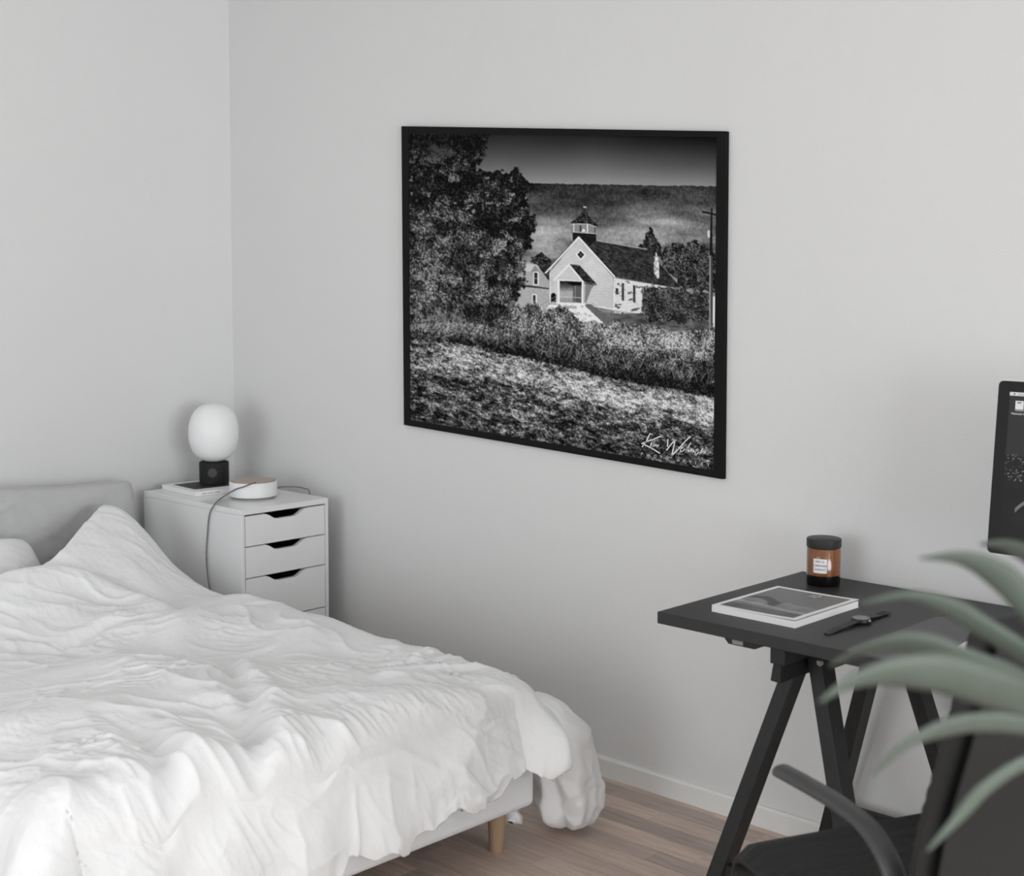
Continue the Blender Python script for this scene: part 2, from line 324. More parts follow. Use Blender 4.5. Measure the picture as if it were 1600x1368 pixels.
wr = .015*crease(Aa, Bb, .11, 2.6, .75, 33)*msk+.013*crease(Aa, Bb, .060, 3.2, .30, 34)*pm_(Aa*4, Bb*4, 35)+.010*crease(Aa, Bb, .034, 3.0, 1.0, 36)*pm_(Aa*5+3, Bb*5, 37)+.007*crease(Aa, Bb, .024, 2.6, .15, 38)*pm_(Aa*6, Bb*6+2, 39)+.003*crease(Aa, Bb, .013, 2.5, .2, 40)*pm_(Aa*7, Bb*7, 41)
# pulled creases on the hanging foot run down the cloth
wf = .016*crease(Bb, Aa*.28, .075, 1.0, .05, 43)*hang+.008*crease(Bb, Aa*.4, .032, 1.0, -.12, 44)*hang*vnoise(Bb*5, Aa*3, 45)
hemp = np.clip((over-.10)/.2, 0, 1)*.010*crease(Aa, Bb, .05, 1.3, .3, 46)
wr = wr*(.55+.45*np.clip((Aa-.5)/.5, 0, 1))
Dn = (wr+wf*(dx > 0)+hemp)*(1-.45*corner)
# surface normal of the base drape
P = np.stack([X, Y, Zs], -1)
du = np.gradient(P, axis=0); dv = np.gradient(P, axis=1); nrm = np.cross(du, dv); nrm /= np.linalg.norm(nrm, axis=-1, keepdims=True)+1e-9
nrm *= np.where(nrm[..., 2:3] < -.5, -1, 1)
if nrm[NA//2, NB//2, 2] < 0: nrm = -nrm
P = P+nrm*Dn[..., None]; P[..., 2] += H*np.clip(1-over/.12, 0, 1)
P[..., 2] = np.maximum(P[..., 2], .018)
duvet_m = mat('crumpled_linen', (.875, .875, .875), .9, spec=.15, vary=.015, vscale=50, bump=.0022, bscale=42, sheen=.15)
d_mb = MB(); d_mb.grid(P.reshape(-1, 3).tolist(), NA, NB)
duvet = empty('duvet', (1.1, -1.2, .40))
dco = d_mb.build('cover', duvet_m, duvet, smooth=180, off=duvet.location)
so = dco.modifiers.new('thickness', 'SOLIDIFY'); so.thickness = .022; so.offset = -1
tag(duvet, 'crumpled white linen duvet spread over the bed, one corner hanging to the floor', 'duvet')

# the loose corner that slips off the side of the bed and hangs to the floor
bc = np.array([2.030, -.385]); nphi, nz_ = 120, 60; V2 = []
fa = math.atan2(CAM[1]-bc[1], CAM[0]-bc[0])
zz = np.concatenate([[.390, .387, .382, .374], np.linspace(.362, .045, nz_-9), [.036, .028, .022, .019, .018]])[:, None]; nz_ = len(zz)
t = (.390-zz)/.372; ph = np.arange(nphi)[None, :]*2*math.pi/nphi; q = (ph-fa+math.pi) % (2*math.pi)-math.pi
R_ = np.interp(zz, [.018, .022, .030, .05, .10, .20, .29, .345, .374, .382, .387, .390], [.004, .040, .058, .074, .085, .086, .082, .068, .050, .036, .018, .001])
cxs = np.interp(zz, [0, .12, .28, .37, .40], [2.032, 2.032, 2.026, 2.000, 1.985]); cys = np.interp(zz, [0, .12, .28, .37, .40], [-.388, -.392, -.430, -.490, -.515])
lob = 1-.22*np.exp(-((q+.05+.25*np.sin(3*t))/.20)**2)*t-.08*np.cos(6*q+1.5*t)*t+.04*np.sin(11*q+5*t)*t-.14*np.exp(-((q+.75-.5*t)/.16)**2)*(1-t*.4)
w_ = .008*crease(q*.10+zz*.3, zz+0*q, .050, 1.4, .9, 47)+.005*crease(q*.10-zz*.2, zz+0*q, .026, 1.6, -.6, 48)
rad = R_*lob+w_*np.clip(R_/.06, 0, 1)
V2 = np.stack([cxs+rad*np.cos(ph), cys+rad*np.sin(ph), zz+0*ph], -1).reshape(-1, 3).tolist()
mb = MB(); mb.v = V2; mb.f = [(i*nphi+k, i*nphi+(k+1) % nphi, (i+1)*nphi+(k+1) % nphi, (i+1)*nphi+k) for i in range(nz_-1) for k in range(nphi)]+[tuple((nz_-1)*nphi+k for k in range(nphi))]
mb.build('hanging_corner', duvet_m, duvet, smooth=180, off=duvet.location)
# ---------------------------------------------------------------- pillows
def pillow(name, w, h, t, m, loc, rotm, label, seed, sag=.0):
    n = 56; V = []; F = []
    u = np.linspace(-1, 1, n)
    U, Vv = np.meshgrid(u, u, indexing='ij')
    prof = (np.clip(1-np.abs(U)**3.2, 0, 1)**.55)*(np.clip(1-np.abs(Vv)**3.2, 0, 1)**.55)
    x = U*w/2*(1-.045*(1-np.abs(Vv)**2)*np.abs(U)**3); z = Vv*h/2*(1-.05*(1-np.abs(U)**2)*np.abs(Vv)**3)-sag*(1-U**2)*(Vv > 0)*Vv
    pull = 1-.075*(np.abs(U)*np.abs(Vv))**5; x = x*pull; z = z*pull
    nn = (vnoise(U*2.5+5, Vv*2.5+5, seed)-.5)*.02+.006*crease(U*.5+3, Vv*.5+3, .12, 2.5, .7, seed+1)+.004*crease(U*.5+3, Vv*.5+3, .06, 2.5, -.6, seed+3)
    yf = -(prof*t/2+.004)-nn*prof; yb = prof*t/2+.004
    mb = MB(); mb.grid(np.stack([x, yf, z], -1).reshape(-1, 3).tolist(), n, n); mb.grid(np.stack([x, yb, z], -1).reshape(-1, 3).tolist(), n, n)
    edge = [i*n for i in range(n)]+[(n-1)*n+j for j in range(1, n)]+[i*n+n-1 for i in range(n-2, -1, -1)]+[j for j in range(n-2, 0, -1)]
    N2 = n*n
    mb.f += [(edge[i], edge[(i+1) % len(edge)], N2+edge[(i+1) % len(edge)], N2+edge[i]) for i in range(len(edge))]
    e = empty(name, loc); e.rotation_euler = rotm
    mb.build('cover', m, e, smooth=50)
    pts = [(x.reshape(-1)[i]*1.004, 0, z.reshape(-1)[i]*1.004) for i in edge]
    MB().tube(pts+[pts[0]], .0035, 6, caps=False).build('piping', m, e, smooth=60)
    tag(e, label, 'pillow'); return e
grey_linen_m = mat('grey_cotton', (.53, .53, .53), .9, spec=.15, vary=.02, vscale=40, bump=.0012, bscale=60, sheen=.1)
pillow('pillow', .66, .365, .10, grey_linen_m, (.135, -.835, .597), (math.radians(-10), .070, math.pi/2), 'smooth grey pillow standing against the wall at the bed head', 61, .012)
pillow('pillow', .62, .38, .14, mat('white_cotton', (.86, .86, .86), .9, spec=.15, bump=.0015, bscale=50, sheen=.1), (.43, -1.275, .518), (math.radians(-46), math.radians(4), math.pi/2+.12), 'white pillow at the left edge, tucked in front of the grey one', 71)
# ---------------------------------------------------------------- drawer unit
CX0, CX1, CY0, CY1, CZ = .082, .662, -.443, -.083, .70
cab = empty('drawer_unit', ((CX0+CX1)/2, (CY0+CY1)/2, 0)); tag(cab, 'white drawer unit with cut-out grips, in the corner beside the bed', 'drawer unit')
co = cab.location; pt = .013
for ya in (CY0, CY1-pt): MB().box((CX0, ya, 0), (CX1, ya+pt, CZ-.0185)).build('side_panel', white_side_m, cab, bevel=.001, off=co)
MB().box((CX0, CY0, CZ-.018), (CX1, CY1, CZ)).build('top_panel', white_m, cab, bevel=.001, off=co)
MB().box((CX0, CY0+pt, .02), (CX0+.006, CY1-pt, CZ-.019)).build('back_panel', white_side_m, cab, off=co)
dark_in = mat('drawer_painted_shade', g(.06), .8)  # dark drawer box colour stands in for the shade inside the unit
ZL = [.6790, .5760, .4715, .3240, .1785, .0330]
YA, YB = CY0+pt+.0025, CY1-pt-.0025
for i in range(5):
    zt, zb = ZL[i]-.0018, ZL[i+1]+.0018; ym = (YA+YB)/2
    nt_ = [(YA, zb), (YB, zb), (YB, zt)]
    for k in range(9):       # right slope of the grip
        t = k/8; sm = t*t*(3-2*t); nt_.append((ym+.088-.054*t, zt-.0215*sm))
    for k in range(9):
        t = k/8; sm = t*t*(3-2*t); nt_.append((ym-.034-.054*t, zt-.0215*(1-sm)))
    nt_.append((YA, zt))
    d = MB().prism(nt_, CX1-.0165, CX1-.0005, 'yz').build('drawer', white_side_m, cab, off=co)
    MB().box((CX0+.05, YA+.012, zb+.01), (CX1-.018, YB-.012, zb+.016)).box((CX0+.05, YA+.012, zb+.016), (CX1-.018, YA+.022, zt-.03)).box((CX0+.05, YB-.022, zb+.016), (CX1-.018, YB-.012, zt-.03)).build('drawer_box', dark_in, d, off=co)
MB().box((CX1-.03, YA, 0), (CX1-.015, YB, .032)).build('plinth', white_side_m, cab, off=co)

# ---------------------------------------------------------------- book, lamp, speaker, cord
def quad_box(name, P, z0, z1, m, parent=None, off=None, bevel=0):
    lo = [(p[0], p[1], z0) for p in P]; hi = [(p[0], p[1], z1) for p in P]; return MB().hexa(lo, hi).build(name, m, parent, off=off, bevel=bevel)
paper_m = mat('book_pages', (.88, .88, .87), .8, vary=.03, vscale=200)
cover_m = mat('white_cover', (.89, .89, .89), .4, vary=.01)
bz = CZ+.0005
c0 = pix(305, 775.8, 2, bz); c1 = pix(254, 764, 2, bz)
ux = np.array([c1[0]-c0[0], c1[1]-c0[1]]); ux = ux/np.linalg.norm(ux); uy = np.array([-ux[1], ux[0]])
if uy[1] < 0: uy = -uy
bl, bw = .235, .20
bq = [c0[:2], c0[:2]+ux*bl, c0[:2]+ux*bl+uy*bw, c0[:2]+uy*bw]
book = empty('book', (*bq[0], bz)); tag(book, 'thin white book lying under the globe lamp', 'book')
sh = lambda a, b_, c_, d_: [c0[:2]+ux*a+uy*b_, c0[:2]+ux*c_+uy*b_, c0[:2]+ux*c_+uy*d_, c0[:2]+ux*a+uy*d_]
quad_box('back_cover', bq, bz, bz+.0015, cover_m, book, book.location)
quad_box('pages', sh(.002, .002, bl-.004, bw-.004), bz+.0015, bz+.0145, paper_m, book, book.location)
fc = quad_box('front_cover', bq, bz+.0145, bz+.016, cover_m, book, book.location)
quad_box('spine', [q for q in sh(-.0012, 0, 0, bw)], bz, bz+.016, cover_m, book, book.location)
quad_box('cover_print', sh(.052, .03, bl-.03, bw-.012), bz+.016, bz+.0163, mat('black_ink', g(.02), .5), fc, book.location)
BT = bz+.0164
sp_m = mat('spine_ink', g(.35), .6)
mb = MB()
for k in range(14):
    if k in (4, 9): continue
    b0 = .025+k*.0052; q = sh(-.0015, b0, -.0011, b0+.0038); mb.hexa([(p[0], p[1], bz+.006) for p in q], [(p[0], p[1], bz+.0095) for p in q])
mb.build('spine_lettering', sp_m, book, off=book.location)

LF = pix(330, 757.5, 2, BT); away = np.array([FWD[0], FWD[1]]); away /= np.linalg.norm(away)
lr = .0525; LC = LF[:2]+away*lr
lamp = empty('table_lamp', (LC[0], LC[1], BT)); tag(lamp, 'table lamp with opal glass globe on a black cylinder base', 'lamp')
lb = mat('black_lamp_base', g(.016), .7, spec=.3, vary=.15, vscale=80)
MB().lathe([(lr-.002, 0), (lr, .002), (lr, .0755), (lr-.002, .0775)], n=64).build('base', lb, lamp, smooth=40)
prof = []
for k in range(41):
    t = -math.pi/2+math.pi*k/40; c, s = math.cos(t), math.sin(t)
    prof.append((max(.0885*abs(c)**.80, .0005), .0770+.1045+.1045*math.copysign(abs(s)**.90, s)))
prof = [(r_, h_) for r_, h_ in prof if h_ > .0775 or r_ < .06]
opal_m = mat('opal_glass', (.90, .90, .90), .3, spec=.4)
opal_m.node_tree.nodes['Principled BSDF'].inputs['Subsurface Weight'].default_value = .6; opal_m.node_tree.nodes['Principled BSDF'].inputs['Subsurface Radius'].default_value = (.05, .05, .05)
MB().lathe(prof, n=64).build('globe_shade', opal_m, lamp, smooth=180)
kd = np.array([-away[0], -away[1]]); ka = math.atan2(kd[1], kd[0])+.10
kn = MB().lathe([(.0165, 0), (.0165, .003), (.0155, .004)], n=28, axis='x').build('dimmer_knob', mat('dark_knob', g(.05), .4, spec=.4), lamp, smooth=40)
kn.location = (math.cos(ka)*(lr-.0015), math.sin(ka)*(lr-.0015), .043); kn.rotation_euler = (0, 0, ka)

SF = pix(389, 779.5, 2, CZ+.006); sr = .081; SC = SF[:2]+away*sr
spk = empty('speaker', (SC[0], SC[1], CZ)); tag(spk, 'round white speaker with a pale wooden top on the drawer unit', 'speaker')
spw = mat('white_plastic', (.80, .80, .80), .4)
MB().lathe([(sr-.004, .006), (sr, .008), (sr, .0555), (sr-.0015, .0575), (sr-.004, .0575)], n=72).build('body', spw, spk, smooth=40)
MB().lathe([(sr-.004, .0545), (sr-.004, .0585), (sr-.006, .0585)], n=72).build('rim', mat('dark_rim', g(.06), .5), spk, smooth=40)
MB().lathe([(sr-.006, .05), (sr-.006, .0588), (sr-.010, .0592)], n=72).build('wooden_top', mat('pale_ash', (.46, .36, .29), .5, vary=.15, vscale=14, stretch=(1, 9, 1)), spk, smooth=40)
MB().lathe([(sr-.012, 0), (sr-.012, .003), (sr-.006, .0062)], n=60).build('foot', mat('grey_foot', g(.30), .5), spk, smooth=40)
cable_m = mat('grey_cable', g(.14), .6)
p_back = [(SC[0]+.01, SC[1]+sr-.004, CZ+.02), (SC[0]+.045, SC[1]+sr+.012, CZ+.03), (SC[0]+.075, CY1-.012, CZ+.022), (SC[0]+.085, CY1+.01, CZ-.01), (SC[0]+.08, CY1+.02, CZ-.2)]
MB().tube(spline([(a-SC[0], b_-SC[1], c-CZ) for a, b_, c in p_back], 8), .0022, 8).build('power_cord', cable_m, spk, smooth=60)
fr = SC-away*(sr+.003)
rg2 = np.array([RGT[0], RGT[1]])/math.hypot(RGT[0], RGT[1])
def round_speaker(lat, z): q = SC+rg2*lat-away*math.sqrt((sr+.0035)**2-lat**2); return (q[0], q[1], CZ+z)
cp = [(*(SC+rg2*.022-away*(sr-.012)), CZ+.0615), round_speaker(.008, .0585), round_speaker(-.020, .047), round_speaker(-.050, .036), tuple(pix(347, 777, 1, -.36)), tuple(pix(337, 786, 1, CY0-.001)), tuple(pix(327.5, 803, 1, CY0-.006)), tuple(pix(324, 835, 1, CY0-.006)), tuple(pix(322.5, 870, 1, CY0-.006)), tuple(pix(325.5, 907, 1, CY0-.008)), tuple(pix(333, 945, 1, CY0-.012)), tuple(pix(336, 985, 1, CY0-.02))]
cord = MB().tube(spline(cp, 8), .0023, 8).build('charging_cable', cable_m, None, smooth=60)
tag(cord, 'thin grey cable hanging over the side of the drawer unit', 'cable')

# ---------------------------------------------------------------- framed picture
FO = [(627, 197), (1134, 205), (1129, 748.5), (631, 663.5)]; FI = [(638.2, 208.5), (1119.8, 214.3), (1114.6, 735), (640.6, 655.6)]
YFR = -.016
fo = [pix(a, c, 1, YFR) for a, c in FO]; fi = [pix(a, c, 1, YFR) for a, c in FI]
cen = sum(fo)/4; pic = empty('framed_picture', (cen[0], 0, min(p[2] for p in fo))); tag(pic, 'large black-framed monochrome photograph of a small white church, on the wall', 'picture')
for k in range(4):
    k2 = (k+1) % 4; q = [fo[k], fo[k2], fi[k2], fi[k]]
    MB().hexa([(p[0], -.0085, p[2]) for p in q], [(p[0], YFR, p[2]) for p in q]).build('frame_rail', black_frame_m, pic, off=pic.location)
MB().hexa([(p[0], -.001, p[2]) for p in fo], [(p[0], -.008, p[2]) for p in fo]).build('backing_board', black_frame_m, pic, off=pic.location)
# ---------------------------------------------------------------- the print in the picture frame
def make_print_raster():
    """Paint the monochrome landscape of the framed print (x0,y0 = its own origin) and return grey values."""
    S = 2; X0, Y0, WW, HH = 630, 200, 496, 546
    W, H = WW*S, HH*S
    rng = np.random.RandomState(7)
    yy, xx = np.mgrid[0:H, 0:W].astype(np.float32)
    PX = xx/S+X0; PY = yy/S+Y0
    def noise(sx, sy, seed, ang=0.0):
        r = np.random.RandomState(seed)
        c, s = math.cos(ang), math.sin(ang)
        u = (PX*c+PY*s)/sx; v = (-PX*s+PY*c)/sy
        u = u-u.min(); v = v-v.min()
        g = r.rand(int(v.max())+3, int(u.max())+3).astype(np.float32)
        i = u.astype(int); j = v.astype(int); fu = u-i; fv = v-j
        fu = fu*fu*(3-2*fu); fv = fv*fv*(3-2*fv)
        return (g[j, i]*(1-fu)+g[j, i+1]*fu)*(1-fv)+(g[j+1, i]*(1-fu)+g[j+1, i+1]*fu)*fv
    def fbm(s, seed, n=4, ax=1.0, ang=0.0):
        o = 0; a = 1; t = 0
        for k in range(n):
            o = o+a*noise(max(s*ax/2**k, .7), max(s/2**k, .7), seed+k, ang); t += a; a *= .62
        return o/t
    def poly(pts):
        pts = np.array(pts, np.float32); m = np.zeros((H, W), bool)
        x0, y0 = (pts.min(0)-[X0, Y0])*S-2; x1, y1 = (pts.max(0)-[X0, Y0])*S+3
        x0 = max(int(x0), 0); y0 = max(int(y0), 0); x1 = min(int(x1), W); y1 = min(int(y1), H)
        if x1 <= x0 or y1 <= y0: return m
        px = PX[y0:y1, x0:x1]; py = PY[y0:y1, x0:x1]; ins = np.zeros(px.shape, bool)
        n = len(pts)
        for a in range(n):
            ax_, ay_ = pts[a]; bx_, by_ = pts[(a+1) % n]
            if ay_ == by_: continue
            ins ^= ((ay_ > py) != (by_ > py)) & (px < (bx_-ax_)*(py-ay_)/(by_-ay_)+ax_)
        m[y0:y1, x0:x1] = ins
        return m
    A = np.zeros((H, W), np.float32)
    def stroke(x0, y0, x1, y1, w, v, al=1.0):
        bx0 = max(int((min(x0, x1)-w-X0)*S)-1, 0); bx1 = min(int((max(x0, x1)+w-X0)*S)+2, W)
        by0 = max(int((min(y0, y1)-w-Y0)*S)-1, 0); by1 = min(int((max(y0, y1)+w-Y0)*S)+2, H)
        if bx1 <= bx0 or by1 <= by0: return
        px = PX[by0:by1, bx0:bx1]; py = PY[by0:by1, bx0:bx1]
        dx, dy = x1-x0, y1-y0; L = dx*dx+dy*dy+1e-6
        t = np.clip(((px-x0)*dx+(py-y0)*dy)/L, 0, 1)
        d = np.hypot(px-x0-t*dx, py-y0-t*dy)
        m = np.clip((w-d)*S+.5, 0, 1)*al
        A[by0:by1, bx0:bx1] = A[by0:by1, bx0:bx1]*(1-m)+v*m
    def pline(p, w, v, al=1.0):
        for a, b in zip(p[:-1], p[1:]): stroke(a[0], a[1], b[0], b[1], w, v, al)
    def Z(*p): return [(840+a/5.26, 300+b/5.26) for a, b in p]
    def fill(pts, v):
        m = poly(pts); A[m] = v if np.isscalar(v) else v[m]
    # sky
    g = np.clip((PY-210)/78, 0, 1)
    sky = .13+.40*g**1.1-.12*np.clip((PX-930)/190, 0, 1)*(1-g*.4)+.06*(fbm(60, 1, 3, 2.5)-.5)
    A[:] = sky
    # hill
    ht = 286+5*(PX-815)/300+1.6*(noise(5, 5, 11)-.5)
    hg = np.clip((PY-288)/90, 0, 1)
    st = fbm(16, 20, 5, 4.0, .06)
    fine = fbm(3.2, 30, 3, .7)
    hill = .09+.35*hg**.60+(st-.5)*(.25+.35*hg)+(fine-.5)*.22
    hill += .22*np.exp(-((PX-850)/26)**2-((PY-372)/26)**2)+.20*np.exp(-((PX-1045)/38)**2-((PY-347)/9)**2)+.14*np.exp(-((PX-1010)/60)**2-((PY-368)/12)**2)
    m = PY > ht; A[m] = np.clip(hill, .02, .8)[m]
    # foliage painter
    def foliage(mask, n, lo, hi, l=2.2, w=.55, seed=0, ang=None, light=None):
        r = np.random.RandomState(seed); ys, xs = np.nonzero(mask)
        idx = r.randint(0, len(ys), n)
        for k in idx:
            x = xs[k]/S+X0; y = ys[k]/S+Y0
            b = light[ys[k], xs[k]] if light is not None else .5
            v = lo+(hi-lo)*min(max(b+.95*(r.rand()-.45), 0), 1)**1.5
            a = r.uniform(0, 6.28) if ang is None else ang+r.normal()*.5
            ll = l*r.uniform(.5, 1.4)
            stroke(x, y, x+ll*math.cos(a), y+ll*math.sin(a), w, v, .9)
    big = fbm(9, 40, 3); med = fbm(22, 44, 3)
    def blob(pts, jit, seed):
        n1 = (noise(5, 5, seed)-.5)*2*jit; n2 = (noise(5, 5, seed+1)-.5)*2*jit
        m = poly(pts)
        iy = np.clip(yy+n1*S, 0, H-1).astype(int); ix = np.clip(xx+n2*S, 0, W-1).astype(int)
        return m[iy, ix]
    # far trees
    for pts, jit, sd, nn in (([(1017, 352), (1010, 366), (1004, 380), (996, 384), (1000, 398), (1034, 400), (1031, 382), (1024, 372)], 2.2, 60, 420),
                     ([(1034, 400), (1040, 386), (1056, 380), (1072, 382), (1086, 376), (1102, 384), (1119, 396), (1119, 456), (1090, 456), (1062, 446), (1036, 412)], 4, 64, 2300),
                     ([(830, 400), (846, 396), (860, 404), (860, 436), (842, 440), (828, 424)], 3, 68, 420)):
        m = blob(pts, jit, sd); A[m] = .05; foliage(m, nn, .03, .5, 1.9, .5, sd, None, big)
    # neighbour house
    fill([(812, 412), (826, 409), (840, 414), (858, 440), (858, 482), (806, 486), (806, 445)], .62+.1*(fine-.5))
    fill([(818, 412), (838, 413), (845, 426), (822, 424)], .72); fill([(836, 414), (845, 426), (829, 425)], .5)
    fill([(824, 445), (858, 450), (858, 452), (812, 447)], .2)
    fill([(811, 448), (858, 452), (858, 484), (806, 486)], .66+.10*((PY % 2.2) < .7)*-1+.08*(fine-.5))
    for x0, y0, x1, y1 in ((835, 426, 840, 444), (833, 461, 837, 480)):
        fill([(x0-1.6, y0-1.5), (x1+1.6, y0-1.5), (x1+1.6, y1+1.5), (x0-1.6, y1+1.5)], .86); fill([(x0, y0), (x1, y0), (x1, y1), (x0, y1)], .14); stroke(x0, (y0+y1)/2, x1, (y0+y1)/2, .4, .7)
    # church
    sid = lambda ph, b, d: b-d*(((PY-ph*(PX-840)) % 2.5) < .8)+.07*(fine-.5)
    fill(Z((338, 365), (480, 395), (895, 470), (1175, 780), (1125, 785), (632, 695)), np.clip(.16+.34*(fbm(2.2, 80, 3, 1.6, .2)-.45)+.08*(big-.5), .02, .6))
    stroke(*Z((480, 397))[0], *Z((895, 470))[0], .7, .62)
    fill(Z((632, 705), (1120, 785), (1120, 810), (865, 1000), (630, 962)), np.clip(sid(.16, .84, .16)-.5*(fbm(4, 84, 3, 2) > .63), .12, .95))
    fill(Z((630, 962), (865, 1000), (865, 1065), (630, 1072)), .66+.25*(fbm(5, 86, 3)-.5))
    stroke(*Z((630, 962))[0], *Z((865, 1000))[0], .6, .9)
    for q in (((640, 785), (665, 790), (665, 845), (640, 840)), ((690, 745), (712, 748), (712, 895), (690, 890)), ((783, 762), (805, 766), (805, 910), (783, 905)), ((870, 772), (890, 776), (890, 840), (870, 836)), ((688, 985), (710, 988), (710, 1052), (688, 1050)), ((783, 1000), (806, 1003), (806, 1055), (783, 1055))):
        fill(Z(*q), .17+.25*(fine-.5)); p = Z(*q); pline(p+[p[0]], .45, .78, .8)
    gable = Z((338, 372), (620, 700), (628, 962), (385, 925), (100, 915), (100, 660))
    fill(gable, np.clip(sid(0.0, .80, .17)+.10*(med-.5), .1, .95))
    pline(Z((66, 662), (338, 368), (632, 693)), 1.35, .92); pline(Z((62, 655), (338, 357), (640, 690)), .5, .12)
    stroke(*Z((628, 700))[0], *Z((628, 962))[0], .7, .93)
    stroke(*Z((100, 662))[0], *Z((100, 912))[0], .5, .9); stroke(*Z((390, 925))[0], *Z((630, 965))[0], .9, .9)
    # belfry
    fill(Z((288, 330), (480, 342), (482, 398), (430, 440), (338, 362), (287, 402)), .07+.06*((PY % 1.8) < .6)+.10*(fine-.5))
    fill(Z((292, 262), (475, 275), (475, 340), (290, 328)), .50)
    fill(Z((345, 275), (360, 275), (360, 328), (345, 328)), .2); fill(Z((362, 325), (378, 298), (395, 325)), .97)
    for a, b, w in (((297, 262), (297, 328), .7), ((410, 262), (410, 332), .8), ((470, 280), (470, 338), .7)): stroke(*Z(a)[0], *Z(b)[0], w, .85 if a[0] < 450 else .2)
    stroke(*Z((290, 327))[0], *Z((478, 341))[0], .5, .82)
    fill(Z((388, 122), (420, 195), (460, 245), (505, 275), (480, 285), (415, 262), (275, 262), (268, 250), (320, 215), (355, 180)), np.clip(.11+.50*(fbm(2, 90, 2)-.45), .02, .5))
    pline(Z((275, 262), (415, 262), (480, 286)), .55, .8); stroke(*Z((388, 55))[0], *Z((388, 122))[0], .3, .1); stroke(*Z((380, 123))[0], *Z((397, 123))[0], .9, .85)
    stroke(*Z((388, 125))[0], *Z((410, 258))[0], .3, .45)
    # diamond window, porch
    fill(Z((352, 468), (398, 515), (354, 560), (312, 512)), .88); fill(Z((352, 482), (384, 515), (354, 546), (326, 512)), .07); stroke(*Z((340, 497))[0], *Z((370, 531))[0], .3, .5); stroke(*Z((368, 499))[0], *Z((341, 529))[0], .3, .5)
    fill(Z((180, 728), (365, 735), (362, 912), (182, 902)), np.clip(.16+.5*np.clip((PY-441)/16, 0, 1)-.1*((PY % 2.4) < .8)+.1*(fine-.5), .03, .9))
    fill(Z((392, 745), (470, 760), (440, 800), (400, 905), (388, 905)), .42+.1*((PY % 2.5) > 1))
    fill(Z((290, 770), (360, 775), (358, 908), (290, 903)), .33); stroke(*Z((310, 772))[0], *Z((310, 905))[0], .35, .6)
    fill(Z((230, 735), (362, 738), (362, 765), (290, 768), (250, 752)), .04)
    fill(Z((258, 592), (345, 602), (487, 757), (385, 742)), np.clip(.15+.35*(fbm(2, 92, 2)-.45), .03, .5)); fill(Z((258, 612), (358, 728), (172, 722)), sid(0, .80, .15))
    pline(Z((135, 722), (258, 596), (378, 742)), 1.2, .9); stroke(*Z((175, 724))[0], *Z((362, 732))[0], .7, .9); pline(Z((385, 748), (480, 762)), .6, .05)
    stroke(*Z((173, 728))[0], *Z((173, 905))[0], 1.5, .93); stroke(*Z((373, 742))[0], *Z((373, 915))[0], 1.9, .93); stroke(*Z((380, 745))[0], *Z((380, 915))[0], .4, .4)
    for k in range(13): stroke(*Z((186+k*14, 864))[0], *Z((186+k*14, 905))[0], .22, .2)
    stroke(*Z((184, 862))[0], *Z((362, 868))[0], .4, .8); fill(Z((158, 905), (385, 915), (388, 932), (156, 922)), .94)
    fill(Z((98, 922), (385, 932), (540, 1075), (300, 1060), (180, 1000), (60, 985)), np.clip(.93-.25*(fbm(5, 95, 3) > .62), .5, .97)); fill(Z((222, 930), (322, 936), (322, 960), (224, 952)), .62)
    fill(Z((388, 918), (440, 920), (630, 1060), (545, 1070)), np.clip(.2+.5*(((PX*.72+PY) % 3.2) < .9), .05, .8)); stroke(*Z((440, 905))[0], *Z((610, 1035))[0], .3, .5)
    fill(Z((108, 905), (108, 845), (122, 828), (142, 830), (152, 850), (152, 902)), .04); stroke(*Z((0, 945))[0], *Z((158, 852))[0], .4, .5); stroke(*Z((0, 975))[0], *Z((158, 880))[0], .4, .6)
    # chimney
    fill(Z((975, 492), (985, 520), (998, 585), (1000, 700), (985, 712), (955, 660), (955, 585), (968, 520)), np.clip(.72+.9*(fbm(2.5, 97, 3)-.5), .2, .95))
    # lawn, right bushes, pole, sliver of a white house
    fill([(960, 490), (1120, 486), (1120, 560), (960, 540)], np.clip(.30+.5*(fbm(5, 98, 4, 3)-.5)+.35*np.clip((PY-512)/25, 0, 1), .05, .9))
    stroke(1070, 521, 1112, 517, .8, .8)
    m = blob(Z((865, 850), (880, 800), (940, 782), (1010, 788), (1100, 790), (1200, 800), (1280, 830), (1330, 815), (1410, 840), (1420, 1040), (1330, 1060), (1240, 1055), (1200, 1075), (1040, 1065), (870, 1058), (862, 950)), 4, 100)
    A[m] = .07; foliage(m, 3200, .04, .55, 1.8, .5, 101, None, big)
    fill(Z((1440, 860), (1462, 855), (1462, 1230), (1442, 1210)), .85)
    fill(Z((1412, 500), (1438, 500), (1440, 1200), (1412, 1200)), .24+.3*((PX-1108.5) < 1.6)*(PX > 1107)); fill(Z((1424, 130), (1438, 130), (1438, 520), (1412, 520)), .08)
    fill(Z((1350, 152), (1470, 180), (1470, 195), (1350, 168)), .06); fill(Z((1395, 315), (1416, 315), (1416, 375), (1397, 372)), .75); stroke(*Z((1355, 145))[0], *Z((1380, 150))[0], .5, .5)
    # hedge bank with tall weeds
    top = np.interp(PX, [636, 700, 760, 790, 815, 838, 850, 870, 890, 905, 940, 985, 1010, 1060, 1120], [486, 472, 472, 475, 478, 474, 488, 479, 486, 499, 506, 508, 510, 520, 512])
    mow = np.interp(PX, [636, 700, 760, 820, 880, 940, 1000, 1060, 1120], [529, 535, 545, 560, 573, 588, 598, 610, 622])
    bank = (PY > top+(noise(4, 4, 110)-.5)*12) & (PY < mow+(noise(3, 3, 111)-.5)*5)
    dep = np.clip((PY-top)/(mow-top+1e-3), 0, 1)
